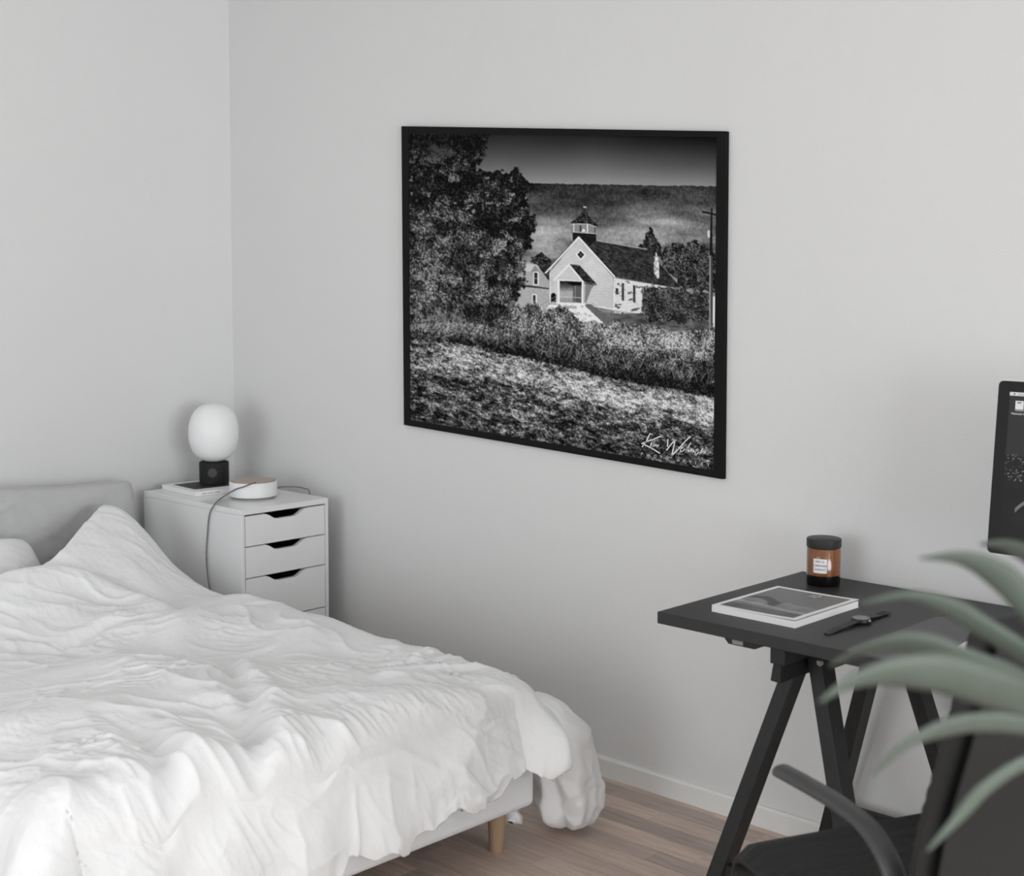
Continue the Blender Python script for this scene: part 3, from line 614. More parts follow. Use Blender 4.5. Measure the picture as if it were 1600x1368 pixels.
    lt = .60-1.0*np.clip(dep-.35, 0, 1)+.9*(med-.5)+.5*(big-.5)+.35*np.exp(-((PX-1040)/60)**2-((PY-530)/16)**2)-.25*(PX < 800)*(dep < .5)
    lt += .35*np.exp(-((PX-690)/70)**2-((PY-515)/16)**2)
    A[bank] = np.clip(.18*lt+.03, .02, .4)[bank]
    foliage(bank, 14000, .03, .86, 2.3, .45, 112, -1.35, np.clip(lt, 0, 1))
    foliage(bank, 9000, .05, .80, 1.5, .5, 113, None, np.clip(lt, 0, 1))
    r = np.random.RandomState(5)
    for k in range(150):
        x = r.uniform(690, 1110); y = np.interp(x, [690, 1110], [520, 596])+r.uniform(-8, 6); a = r.normal()*.55
        pts = [(x, y)]
        for q in range(4): a += r.normal()*.16; pts.append((pts[-1][0]+4.5*math.sin(a), pts[-1][1]-4.5*math.cos(a)))
        pline(pts, .32, r.uniform(.3, .7), .8)
    # mown field
    fld = PY >= mow+(noise(3, 3, 111)-.5)*5
    t = np.clip((PY-mow)/120, 0, 1)
    f1 = fbm(10, 120, 4, 4.2, .20); f2 = fbm(4, 126, 3, 2.4, .30); f3 = fbm(1.5, 130, 2, 1.6, .1)
    band = np.exp(-((PY-mow-26)/22)**2)*(.55+.45*np.clip((PX-640)/180, 0, 1))
    fl = .30+.44*band-.09*t+(f1-.5)*(.62)+(f2-.5)*1.15
    A[fld] = np.clip(fl*.75+(f3-.5)*.7, .015, .92)[fld]
    foliage(fld, 26000, .02, .95, 2.1, .36, 131, .25, np.clip(fl+.10, 0, 1))
    foliage(fld, 9000, .02, .9, 1.5, .36, 132, -1.2, np.clip(fl+.05, 0, 1))
    # the big tree on the left
    tree = [(636, 206), (764, 206), (757, 222), (760, 238), (752, 256), (746, 264), (762, 268), (776, 262), (790, 268), (806, 262), (818, 278), (826, 296), (822, 316), (832, 334), (838, 346), (830, 366), (828, 384), (822, 392), (816, 400), (822, 416), (814, 430), (822, 442), (812, 456), (806, 470), (790, 480), (740, 482), (700, 486), (636, 498)]
    m = blob(tree, 6, 140)
    gap = (fbm(13, 141, 4)+.22*np.exp(-((PX-690)/30)**2-((PY-240)/18)**2)+.34*np.exp(-((PX-728)/10)**2-((PY-318)/12)**2)+.18*np.exp(-((PX-790)/18)**2-((PY-378)/14)**2)+.14*np.exp(-((PX-712)/9)**2-((PY-282)/18)**2)) > .635
    lit = .22+1.0*(med-.5)+.7*(big-.5)+.42*np.exp(-((PX-662)/24)**2-((PY-425)/40)**2)+.22*np.exp(-((PX-700)/40)**2-((PY-370)/30)**2)+.15*np.exp(-((PX-780)/40)**2-((PY-455)/22)**2)-.24*np.clip((340-PY)/70, 0, 1)-.25*np.exp(-((PX-785)/25)**2-((PY-345)/35)**2)
    core = m & ~gap
    lightgap = m & gap & (PY > 300); A[lightgap] = np.clip(.50+.4*(f3-.5), 0, 1)[lightgap]
    A[core] = np.clip(.05+.10*lit+.10*(f3-.5), .01, .3)[core]
    pline([(655, 345), (680, 310), (700, 322), (718, 322), (735, 318), (757, 316)], 1.3, .02); pline([(716, 322), (722, 312), (733, 304), (744, 300)], 1.0, .02); pline([(636, 282), (660, 235), (675, 212)], 2.2, .02); pline([(663, 252), (690, 262), (728, 276), (750, 280)], 1.1, .02); pline([(725, 325), (738, 350), (750, 380)], .7, .04); pline([(680, 340), (715, 365), (745, 385)], 1.0, .02)
    foliage(core, 15000, .01, .80, 2.6, .5, 142, 1.25, np.clip(lit, 0, 1))
    foliage(core, 8000, .01, .70, 1.6, .55, 143, None, np.clip(lit, 0, 1))
    edge = m & gap; foliage(edge, 900, .02, .1, 2.4, .5, 144)
    r = np.random.RandomState(9)
    for k in range(70):
        x = r.uniform(650, 730); y = r.uniform(478, 494); a = r.normal()*.5+.2; pline([(x, y), (x+10*math.sin(a), y+14), (x+15*math.sin(a), y+26)], .3, r.uniform(.35, .65), .7)
    # soften the supersampled raster once
    B = A.copy(); B[1:-1, 1:-1] = (A[1:-1, 1:-1]*4+A[:-2, 1:-1]+A[2:, 1:-1]+A[1:-1, :-2]+A[1:-1, 2:])/8
    def sample(px, py):
        u = np.clip((px-X0)*S, 0, W-2); v = np.clip((py-Y0)*S, 0, H-2); i = u.astype(int); j = v.astype(int); fu = u-i; fv = v-j
        return (B[j, i]*(1-fu)+B[j, i+1]*fu)*(1-fv)+(B[j+1, i]*(1-fu)+B[j+1, i+1]*fu)*fv
    return B, sample

_, print_value = make_print_raster()
YPR = -.0135; NU, NV = 500, 500
uu, vv = np.meshgrid(np.linspace(0, 1, NU), np.linspace(0, 1, NV), indexing='ij')
ci = [np.array(q, float) for q in FI]
pp = (ci[0]*(1-uu[..., None])+ci[1]*uu[..., None])*(1-vv[..., None])+(ci[3]*(1-uu[..., None])+ci[2]*uu[..., None])*vv[..., None]
val = np.clip(print_value(pp[..., 0], pp[..., 1]), 0, 1)
D = FWD[None, None, :]+RGT*((pp[..., 0]-800)/F_PX)[..., None]-UPV*((pp[..., 1]-CY_PX)/F_PX)[..., None]
W3 = CAM+D*((YPR-CAM[1])/D[..., 1])[..., None]-np.array(pic.location)
me = bpy.data.meshes.new('print'); idx = np.arange(NU*NV).reshape(NU, NV)
fc_ = np.stack([idx[:-1, :-1], idx[:-1, 1:], idx[1:, 1:], idx[1:, :-1]], -1).reshape(-1, 4)
me.vertices.add(NU*NV); me.vertices.foreach_set('co', W3.reshape(-1).astype(np.float32))
me.loops.add(fc_.size); me.loops.foreach_set('vertex_index', fc_.reshape(-1).astype(np.int32)); me.polygons.add(len(fc_)); me.polygons.foreach_set('loop_start', (np.arange(len(fc_))*4).astype(np.int32)); me.update(calc_edges=True); me.validate()
ca = me.color_attributes.new('ink', 'FLOAT_COLOR', 'POINT')
PRINT_GAIN = 1.38
lv = np.clip(np.where(val <= .04045, val/12.92, ((val+.055)/1.055)**2.4)*PRINT_GAIN, 0, .93).reshape(-1)
cbuf = np.ones((NU*NV, 4), np.float32); cbuf[:, 0] = lv; cbuf[:, 1] = lv; cbuf[:, 2] = lv; ca.data.foreach_set('color', cbuf.reshape(-1))
pm = bpy.data.materials.new('photo_print'); pm.use_nodes = True; b = pm.node_tree.nodes['Principled BSDF']; at_ = pm.node_tree.nodes.new('ShaderNodeVertexColor'); at_.layer_name = 'ink'
pm.node_tree.links.new(at_.outputs[0], b.inputs['Base Color']); b.inputs['Roughness'].default_value = .75; b.inputs['Specular IOR Level'].default_value = .05
me.materials.append(pm); po = bpy.data.objects.new('print', me); COL.objects.link(po); po.parent = pic
tag(po, 'monochrome print of a white wooden church under a dark hill')
ink_m = mat('white_signature', g(.86), .7, spec=.1); ink2_m = mat('grey_caption', g(.62), .7, spec=.1)
def inkstroke(mb, pts, wpx):
    """a flat ribbon of ink just proud of the print, along picture coordinates"""
    for (a, b_), (c, d) in zip(pts[:-1], pts[1:]):
        v = np.array([c-a, d-b_], float); n = np.linalg.norm(v)+1e-6; v /= n; q = np.array([-v[1], v[0]])*wpx/2; e_ = v*wpx*.3
        P_ = [np.array([a, b_])-e_+q, np.array([c, d])+e_+q, np.array([c, d])+e_-q, np.array([a, b_])-e_-q]
        mb.add([pix(p[0], p[1], 1, YPR-.0006) for p in P_], [(0, 1, 2, 3)])
def sz(*p): return [(1000+a/11.43, 660+c/11.43) for a, c in p]
mb = MB()
for s_, wd in ((sz((180, 195), (110, 330), (40, 430)), 1.7), (sz((375, 240), (230, 300), (95, 345), (30, 375)), 1.7), (sz((60, 385), (200, 450), (350, 545)), 1.7), (sz((205, 360), (190, 420)), 1.6), (sz((230, 430), (245, 365), (240, 425), (270, 375), (268, 425), (300, 385), (305, 440), (340, 395)), 1.3),
               (sz((500, 300), (490, 420)), 1.7), (sz((475, 490), (545, 400), (625, 310), (600, 440), (565, 590), (680, 480), (800, 340), (900, 245)), 1.8), (sz((720, 480), (770, 445), (760, 425), (725, 470), (720, 525), (760, 510), (800, 470)), 1.6), (sz((905, 365), (845, 460), (795, 550), (860, 455), (870, 480), (850, 530), (890, 500)), 1.6), (sz((915, 465), (885, 540), (945, 465), (955, 490), (935, 540), (975, 510)), 1.6), (sz((985, 520), (1030, 490), (1035, 465), (995, 500), (980, 560), (1000, 575), (1050, 530)), 1.6), (sz((1120, 460), (1085, 520), (1060, 575), (1110, 520), (1150, 500), (1130, 545), (1170, 520)), 1.6)):
    inkstroke(mb, s_, wd)
mb.build('signature', ink_m, pic, off=pic.location)
GL = {'P': [((0, 1), (0, 0), (.7, 0), (.8, .25), (.7, .5), (0, .5))], 'H': [((0, 0), (0, 1)), ((.8, 0), (.8, 1)), ((0, .5), (.8, .5))], 'O': [((.2, 0), (.7, 0), (.9, .3), (.9, .7), (.7, 1), (.2, 1), (0, .7), (0, .3), (.2, 0))], 'T': [((0, 0), (.9, 0)), ((.45, 0), (.45, 1))], 'A': [((0, 1), (.45, 0), (.9, 1)), ((.2, .65), (.7, .65))], 'R': [((0, 1), (0, 0), (.7, 0), (.8, .25), (.7, .5), (0, .5)), ((.35, .5), (.85, 1))], 'I': [((.4, 0), (.4, 1))], 'S': [((.8, .1), (.4, 0), (.05, .2), (.2, .45), (.7, .6), (.8, .85), (.4, 1), (0, .9))]}
cx_ = [20, 125, 250, 355, 460, 0, 665, 770, 880, 975, 1085, 1200]
for k, ch in enumerate('PHOTO ARTIST'):
    if ch == ' ': continue
    mb = MB()
    for st_ in GL[ch]: inkstroke(mb, sz(*[(cx_[k]+a*42, 535+cx_[k]*.167+c*46) for a, c in st_]), .9)
    mb.build('caption_letter', ink2_m, pic, off=pic.location)
# ---------------------------------------------------------------- desk
DX0, DX1, DY0, DY1, DZ = 2.5, 3.72, -.622, -.016, .71
desk = empty('desk', ((DX0+DX1)/2, (DY0+DY1)/2, DZ-.027)); tag(desk, 'matt black desk top resting on trestles against the wall', 'desk')
MB().box((DX0, DY0, DZ-.027), (DX1, DY1, DZ)).build('tabletop', black_top_m, desk, bevel=.0015, off=desk.location)
tr = MB().prism([(2.668, .683), (2.684, .667), (2.752, .667), (2.768, .675), (2.790, .683)], -.606, -.560, 'xz').build('under_tray', black_wood_m, desk, off=desk.location)
MB().box((2.694, -.6068, .6695), (2.722, -.606, .6785)).build('sticker', mat('grey_sticker', g(.28), .5), tr, off=desk.location)
def trestle(xc, label):
    e = empty('trestle', (xc, -.3, 0)); tag(e, label, 'trestle', 'trestles under the desk top')
    zt = .682; of = (0, -.3, 0)
    for sx in (-1, 1):
        for yt, yb in ((-.480, -.575), (-.135, -.052)):
            MB().beam((sx*.016, yt, zt-.012), (sx*.213, yb, .0075), .034, .050, (sx*1.0, 0, .28) if False else (0, 1, 0)).build('leg', black_wood_m, e, bevel=.0015, off=of)
        # top rail of each hinged side, leaning with the legs
        yf = -.602 if sx < 0 else -.445
        lo = [(sx*.000, yf, zt-.078), (sx*.025, yf, zt-.076), (sx*.018, yf, zt-.034), (sx*.000, yf, zt-.034)]
        MB().hexa(lo, [(a, -.035, c) for a, b_, c in lo]).build('rail', black_wood_m, e, bevel=.001, off=of)
    MB().box((-.018, -.615, zt-.034), (.018, -.03, zt)).build('cap', black_wood_m, e, bevel=.0015, off=of)
    for yc in (-.563, -.064): MB().beam((-.185, yc, .135), (.185, yc, .135), .018, .034).build('stretcher', black_wood_m, e, bevel=.001, off=of)
    for sx, yy_ in ((.040, -.511),):
        bo = MB().lathe([(.0085, 0), (.0085, -.003), (.005, -.006)], (0, 0, 0), 20, 'y').build('bolt', steel_m, e, smooth=40)
        bo.location = (sx, yy_+.3, .640)
    return e
trestle(2.815, 'black wooden A-frame trestle under the left end of the desk')
trestle(3.44, 'black wooden A-frame trestle under the right end of the desk, behind the chair')

# candle
cr_ = .0415; CF = pix(1292, 917.5, 2, DZ); CC = CF[:2]+away*cr_
can = empty('candle_jar', (CC[0], CC[1], DZ)); tag(can, 'amber glass candle jar with black lid and white label', 'candle')
MB().lathe([(cr_-.003, 0), (cr_-.0005, .003), (cr_-.0005, .026)], n=56).build('base', mat('black_glass', g(.004), .12, spec=.5), can, smooth=40)
MB().lathe([(cr_-.0005, .026), (cr_-.0005, .090), (cr_-.003, .093)], n=56).build('glass', mat('amber_glass', (.20, .062, .010), .16, spec=.5, vary=.35, vscale=14, coat=.6), can, smooth=40)
MB().lathe([(cr_-.004, .088), (cr_-.004, .0925), (cr_, .0930), (cr_+.0008, .0945), (cr_+.0008, .113), (cr_-.001, .1145)], n=56).build('lid', mat('black_lid', g(.028), .5, spec=.4), can, smooth=40)
la0 = math.atan2(-away[1], -away[0])
def bent(name, mb, m, parent, r):
    """bend flat label geometry (u across, v up) round the jar"""
    for i, (u, v, d) in enumerate(mb.v): t = la0+u/r; mb.v[i] = (math.cos(t)*(r+d), math.sin(t)*(r+d), v)
    return mb.build(name, m, parent)
mb = MB(); n_ = 14; u0, u1, v0, v1 = -.0345, -.001, .034, .069
mb.grid([(u0+(u1-u0)*i/n_, v, .0006) for i in range(n_+1) for v in (v0, v1)], n_+1, 2); lab = bent('label', mb, mat('label_paper', g(.80), .7), can, cr_)
def text_mesh(s, size, align='CENTER'):
    cu = bpy.data.curves.new('lettering', 'FONT'); cu.body = s; cu.size = size; cu.align_x = align; cu.resolution_u = 2
    o = bpy.data.objects.new('lettering', cu); COL.objects.link(o); bpy.context.view_layer.update()
    me = bpy.data.meshes.new_from_object(o.evaluated_get(bpy.context.evaluated_depsgraph_get())); v = [tuple(q.co) for q in me.vertices]; f = [tuple(p.vertices) for p in me.polygons]
    bpy.data.objects.remove(o); bpy.data.curves.remove(cu); bpy.data.meshes.remove(me); return v, f
mb = MB(); um = (u0+u1)/2
for s_, size, vy in (('NO 12', .0072, .0605), ('CORIANDER', .0057, .0508), ('L:A BRUKET', .0055, .0415)):
    v, f = text_mesh(s_, size); mb.add([(um+a, vy+c, .0012) for a, c, _z in v], f)
for vy in (.0485, .0375): mb.add([(um-.0145, vy, .0012), (um+.0145, vy, .0012), (um+.0145, vy+.0007, .0012), (um-.0145, vy+.0007, .0012)], [(0, 1, 2, 3)])
bent('lettering', mb, mat('label_ink', g(.02), .7), lab, cr_)
lab.parent = can
for ch in list(can.children):
    if ch.name.startswith('lettering'): ch.parent = lab

# magazine
MX0, MX1, MY0, MY1 = 2.5895, 2.8075, -.536, -.268
mag = empty('magazine', ((MX0+MX1)/2, (MY0+MY1)/2, DZ)); tag(mag, 'thick white-edged magazine with a grey landscape cover, on the desk', 'magazine'); mo = mag.location
MB().box((MX0, MY0, DZ+.0003), (MX1, MY1, DZ+.001)).build('back_cover', cover_m, mag, off=mo)
MB().box((MX0+.0005, MY0+.001, DZ+.001), (MX1-.001, MY1-.001, DZ+.0150)).build('pages', paper_m, mag, off=mo)
nx = 12; P_ = []
for i in range(nx+1):
    t = i/nx; xx_ = MX0+(MX1-MX0)*t; lift = .0003+.0028*t**3
    P_.append((xx_, lift))
mb = MB()
lo = [(x, yv, DZ+.0150+l) for x, l in P_ for yv in (MY0, MY1)]; hi = [(x, yv, z+.0009) for x, yv, z in lo]
mb.grid(lo, nx+1, 2); mb.grid(hi, nx+1, 2)
k0 = len(lo); mb.f += [(2*i, 2*i+2, k0+2*i+2, k0+2*i) for i in range(nx)]+[(2*i+1, 2*i+3, k0+2*i+3, k0+2*i+1) for i in range(nx)]+[(0, 1, k0+1, k0), (2*nx, 2*nx+1, k0+2*nx+1, k0+2*nx)]
fcv = mb.build('front_cover', cover_m, mag, off=mo)
MB().box((MX0-.0008, MY0, DZ+.0003), (MX0, MY1, DZ+.0160)).build('spine', cover_m, mag, off=mo)
# printed landscape: a colour field over a fine sheet following the cover
nu, nv_ = 60, 70; mg = .0125
U = np.linspace(mg, MX1-MX0-mg, nu); V_ = np.linspace(mg, MY1-MY0-mg*1.1, nv_); vt = []; colv = []
nzv = vnoise(*np.meshgrid(np.linspace(0, 7, nu), np.linspace(0, 12, nv_), indexing='ij'), 88)
for i, u_ in enumerate(U):
    t = u_/(MX1-MX0); lz = DZ+.0150+.0003+.0028*t**3+.0012
    for j, v_ in enumerate(V_):
        vt.append((MX0+u_, MY0+v_, lz)); a = i/(nu-1); c = j/(nv_-1)
        ridge = .42+.16*math.exp(-((a-.18)/.22)**2)+.06*nzv[i, j]
        val_ = .14+.06*c
        if c < ridge: val_ = .17+.09*nzv[i, j]
        if c < ridge and a < .5 and c > ridge-.12-.16*a: val_ = .045+.03*nzv[i, j]
        if abs(c-(.30-.10*a)) < .022+.02*nzv[i, j]: val_ = .30+.12*nzv[i, j]
        if c < .16: val_ = .07+.06*nzv[i, j]
        colv.append(val_)
mb = MB(); mb.grid(vt, nu, nv_); cp_ = mb.build('cover_print', None, fcv, off=mo)
ca = cp_.data.color_attributes.new('ink', 'FLOAT_COLOR', 'POINT'); ca.data.foreach_set('color', np.repeat(np.array(colv, np.float32)[:, None], 4, 1).reshape(-1))
pm2 = bpy.data.materials.new('cover_ink'); pm2.use_nodes = True; b = pm2.node_tree.nodes['Principled BSDF']; a_ = pm2.node_tree.nodes.new('ShaderNodeVertexColor'); a_.layer_name = 'ink'; pm2.node_tree.links.new(a_.outputs[0], b.inputs['Base Color']); b.inputs['Roughness'].default_value = .5; cp_.data.materials.append(pm2)
v, f = text_mesh('12', .034); MB().add([(2.712+a*.8+c*.25, -.318+c, DZ+.0176) for a, c, _z in v], f).build('issue_number', cover_m, fcv, off=mo)

# wrist watch
wx, wy = 2.884, -.392
wat = empty('wrist_watch', (wx, wy, DZ)); tag(wat, 'wrist watch with black strap laid flat beside the magazine', 'watch')
strap_m = mat('black_leather', g(.010), .5, spec=.4, bump=.0005, bscale=300); case_m = mat('dark_steel', g(.10), .3, metal=.9)
def strap(name, y0, y1, w0, w1, hump):
    n = 16; lo = []; hi = []
    for i in range(n+1):
        t = i/n; yv = y0+(y1-y0)*t; wd = w0+(w1-w0)*t; z = .0006+.0062*math.exp(-(t/.28)**2)+hump*math.sin(t*math.pi)**2
        if t > .93: wd *= (1-((t-.93)/.07)**2*.5)
        lo += [(-wd/2, yv, z), (wd/2, yv, z)]; hi += [(-wd/2, yv, z+.0026), (wd/2, yv, z+.0026)]
    mb = MB(); mb.grid(lo, n+1, 2); mb.grid(hi, n+1, 2); k = len(lo)
    mb.f += [(2*i, 2*i+2, k+2*i+2, k+2*i) for i in range(n)]+[(2*i+1, 2*i+3, k+2*i+3, k+2*i+1) for i in range(n)]+[(0, 1, k+1, k), (2*n, 2*n+1, k+2*n+1, k+2*n)]
    return mb.build(name, strap_m, wat)
strap('long_strap', -.018, -.145, .020, .017, .003); s2 = strap('short_strap', .018, .112, .020, .018, .002)
MB().lathe([(.017, .002), (.0205, .004), (.0205, .010), (.019, .0115)], n=48).build('case', case_m, wat, smooth=40)
MB().lathe([(.0185, .0112), (.0183, .0121)], n=48).build('dial', mat('grey_dial', g(.16), .18, spec=.5), wat, smooth=40)
MB().lathe([(.0028, 0), (.0028, .004)], (.0205, 0, .007), 14, 'x').build('crown', steel_m, wat, smooth=40)
bk_ = MB(); bk_.tube([(-.011, .098, .004), (-.011, .116, .004), (.011, .116, .004), (.011, .098, .004), (-.011, .098, .004)], .0013, 6); bk_.build('buckle', case_m, wat, smooth=60)
strap_keep = MB().box((-.0105, .086, .0006), (.0105, .091, .0052)).build('keeper', strap_m, s2)

# desk pad and paper
def rounded(x0, y0, x1, y1, r, n=8):
    o = []
    for cx, cy, a in ((x1-r, y1-r, 0), (x0+r, y1-r, 90), (x0+r, y0+r, 180), (x1-r, y0+r, 270)):
        rr_ = r if a == 90 else r*.35
        ccx = cx if a in (90,) else (x1-rr_ if a in (0, 270) else x0+rr_); ccy = cy if a == 90 else (y1-rr_ if a == 0 else y0+rr_)
        for k in range(n+1): t = math.radians(a+90*k/n); o.append((ccx+rr_*math.cos(t), ccy+rr_*math.sin(t)))
    return o
pad = MB().prism(rounded(2.985, -.632, 3.62, -.222, .035), DZ+.0004, DZ+.0052).build('desk_pad', mat('dark_grey_felt', g(.062), .42, spec=.6, vary=.08, vscale=300), None, bevel=.001)
tag(pad, 'dark grey desk pad lying along the front edge of the desk', 'desk pad')
q0 = pix(1516, 998.5, 2, DZ+.006); q1 = pix(1488, 1014, 2, DZ+.006); dv_ = (q1-q0)[:2]; dv_ /= np.linalg.norm(dv_); dn = np.array([-dv_[1], dv_[0]])
if dn[0] < 0: dn = -dn
sh4 = [q0[:2], q0[:2]+dv_*.15, q0[:2]+dv_*.15+dn*.21, q0[:2]+dn*.21]
pap = quad_box('paper_sheet', sh4, DZ+.0056, DZ+.0066, mat('white_paper', g(.88), .7)); tag(pap, 'white paper lying on the dark desk pad', 'paper')

# monitor
mon = empty('monitor', (3.382, -.235, DZ)); tag(mon, 'black-bezelled computer monitor standing on the desk', 'monitor')
tilt = math.radians(5.5); MW, MH = .575, .374; mz0 = .873-DZ
alu_m = mat('aluminium', g(.72), .35, metal=.9); bez_m = mat('black_glass_bezel', g(.014), .35, spec=.15)
def mt(x, y, z): return (x, y*math.cos(tilt)+z*math.sin(tilt), mz0+z*math.cos(tilt)-y*math.sin(tilt))
def rrect(w_, h_, r, n=6):
    o = []
    for sx, sz_, a in ((1, 1, 0), (-1, 1, 90), (-1, -1, 180), (1, -1, 270)):
        for k in range(n+1): t = math.radians(a+90*k/n); o.append((sx*(w_/2-r)+r*math.cos(t), h_/2+sz_*(h_/2-r)+r*math.sin(t)))
    return o
def slab(name, w_, h_, r, y0, y1, m, parent=mon, dz=0.0):
    mb = MB().prism([(a, c+dz) for a, c in rrect(w_, h_, r)], y0, y1, 'xz'); mb.v = [mt(*p) for p in mb.v]; return mb.build(name, m, parent, smooth=40)
slab('shell', MW, MH, .012, 0, .022, alu_m)
slab('bezel', MW-.002, MH-.002, .011, -.0025, 0, bez_m, dz=.001)
scr_w, scr_h = .520, .325; sx0 = -scr_w/2; sz0 = (MH-scr_h)/2
nu, nv_ = 420, 270
def screen_emit(name, s): return mat(name, g(.02), .2, emit=(g(1.0), s))
gx = np.linspace(0, 1, nu); gy = np.linspace(0, 1, nv_); UU, VV = np.meshgrid(gx, gy, indexing='ij')
r_ = np.random.RandomState(12); ev = .022+.012*VV+.006*(vnoise(UU*9, VV*9, 14)-.5); ev = np.where(VV < .58, .012+.006*vnoise(UU*12, VV*12, 15), ev)
lights = (r_.rand(nu, nv_) < .06) & (VV > .42) & (VV < .60); ev = ev+lights*r_.rand(nu, nv_)**2*.9
arc = np.abs(np.hypot(UU-.21, (VV-.02)*.62)-.20) < .006; ev = ev+arc*(UU < .16)*(UU > .055)*.16
mb = MB(); mb.grid([mt(sx0+u_*scr_w, -.0029, sz0+v_*scr_h) for u_ in gx for v_ in gy], nu, nv_); so_ = mb.build('screen', None, mon)
ca = so_.data.color_attributes.new('glow', 'FLOAT_COLOR', 'POINT'); ca.data.foreach_set('color', np.repeat(ev.reshape(-1, 1).astype(np.float32), 4, 1).reshape(-1))
sm = bpy.data.materials.new('screen_glow'); sm.use_nodes = True; b = sm.node_tree.nodes['Principled BSDF']; a_ = sm.node_tree.nodes.new('ShaderNodeVertexColor'); a_.layer_name = 'glow'
sm.node_tree.links.new(a_.outputs[0], b.inputs['Emission Color']); b.inputs['Emission Strength'].default_value = 1; b.inputs['Base Color'].default_value = (.004, .004, .004, 1); b.inputs['Roughness'].default_value = .3; b.inputs['Specular IOR Level'].default_value = .12; so_.data.materials.append(sm)
def scr(name, x0, z0, x1, z1, m, parent=so_, d=.0032): return MB().hexa([mt(x0, -d, z0), mt(x1, -d, z0), mt(x1, -d, z1), mt(x0, -d, z1)], [mt(x0, -d-.0002, z0), mt(x1, -d-.0002, z0), mt(x1, -d-.0002, z1), mt(x0, -d-.0002, z1)]).build(name, m, parent)
st_ = sz0+scr_h
scr('menu_bar', sx0, st_-.0075, -sx0, st_, screen_emit('menu_glow', .62))
scr('drive_icon', sx0+.014, st_-.040, sx0+.032, st_-.018, screen_emit('icon_glow', .66)); scr('icon_slot', sx0+.018, st_-.0235, sx0+.027, st_-.0205, screen_emit('slot_glow', .08), d=.0036); scr('icon_face', sx0+.0142, st_-.040, sx0+.0318, st_-.036, screen_emit('slot2_glow', .2), d=.0036)
def screen_text(name, s, x, z, size, m, align='CENTER'):
    v, f = text_mesh(s, size, align); MB().add([mt(x+a, -.0037, z+c) for a, c, _z in v], f).build(name, m, so_)
screen_text('icon_lettering', 'Macintosh HD', sx0+.0235, st_-.0475, .0058, screen_emit('text_glow', .85)); screen_text('menu_lettering', 'Finder   File   Edit   View   Go', sx0+.019, st_-.0058, .0058, screen_emit('menu_ink', .02), 'LEFT')
MB().lathe([(.0019, 0), (.0019, .0003)], (0, 0, 0), 12, 'y').build('menu_emblem', screen_emit('menu_ink', .02), so_).location = mt(sx0+.0105, -.0038, st_-.0038)
nk = MB().hexa([(-.05, .03, .012), (.05, .03, .012), (.05, .045, .012), (-.05, .045, .012)], [(-.05, .05, .36), (.05, .05, .36), (.05, .06, .36), (-.05, .06, .36)]).build('stand_neck', alu_m, mon)
MB().box((-.12, .022, .0003), (.12, .19, .012)).build('stand_foot', alu_m, mon, bevel=.004)

# ---------------------------------------------------------------- office chair
chair = empty('office_chair', (3.395, -1.01, 0)); cang = math.atan2(.40, -.91)       # local +x is where the chair faces
chair.rotation_euler = (0, 0, cang); tag(chair, 'black ribbed office chair turned away beside the desk', 'chair')
leather_m = mat('black_ribbed_leather', g(.016), .55, spec=.35, vary=.25, vscale=120, bump=.0006, bscale=400); shell_m = mat('charcoal_mesh_back', g(.020), .6, spec=.35, vary=.06, vscale=700, bump=.0003, bscale=900)
arm_m = mat('dark_armrest', g(.052), .4, spec=.5, vary=.15, vscale=60); cmet = mat('chair_metal', g(.04), .35, metal=.8)
SW = .48
# the sling: profile along the chair (x forward, z up), swept across the width; ribs run across
prof_ = spline([(.235, .395), (.262, .412), (.262, .445), (.235, .462), (.15, .458), (.0, .447), (-.12, .455), (-.185, .475)], 14)
def pad_sweep(name, prof_, half, th, m, rib, nrm_flip=1, edge_round=.02):
    prof_ = [np.array(p) for p in prof_]; n = len(prof_); L_ = np.concatenate([[0], np.cumsum([np.linalg.norm(prof_[i+1]-prof_[i]) for i in range(n-1)])])
    m_ = max(int(L_[-1]/.004), 8); s = np.linspace(0, L_[-1], m_); Q = np.stack([np.interp(s, L_, [p[k] for p in prof_]) for k in (0, 1)], 1)
    tg = np.gradient(Q, axis=0); tg /= np.linalg.norm(tg, axis=1, keepdims=True); nr = np.stack([-tg[:, 1], tg[:, 0]], 1)*nrm_flip
    ribh = rib*np.abs(np.sin(s*math.pi/.030))**.7 if rib else np.zeros(m_)
    cs = np.linspace(-1, 1, 15); up = []; dn_ = []
    for i in range(m_):
        for c in cs:
            rd = edge_round*(1-math.sqrt(max(1-max(abs(c)-.8, 0)**2/.04, 0)))
            a_ = Q[i]+nr[i]*(th/2+ribh[i]-rd); b2 = Q[i]-nr[i]*(th/2-rd*.5)
            up.append((a_[0], c*half, a_[1])); dn_.append((b2[0], c*half, b2[1]))
    mb = MB(); mb.grid(up, m_, 15); mb.grid(dn_, m_, 15); k = len(up)
    for j in (0, 14): mb.f += [(i*15+j, (i+1)*15+j, k+(i+1)*15+j, k+i*15+j) for i in range(m_-1)]
    for i in (0, m_-1): mb.f += [(i*15+j, i*15+j+1, k+i*15+j+1, k+i*15+j) for j in range(14)]
    return mb.build(name, m, chair, smooth=60)
pad_sweep('seat', prof_, SW/2, .034, leather_m, .0045, -1)
bprof = spline([(-.175, .47), (-.215, .52), (-.235, .60), (-.262, .72), (-.305, .85), (-.345, .985), (-.352, 1.005)], 14)
pad_sweep('backrest', bprof, SW/2+.022, .040, leather_m, .003, -1)
sprof = [(p[0]-.030, p[1]) for p in bprof[4:-2]]
pad_sweep('back_shell', sprof, SW/2, .014, shell_m, 0, -1, .006)
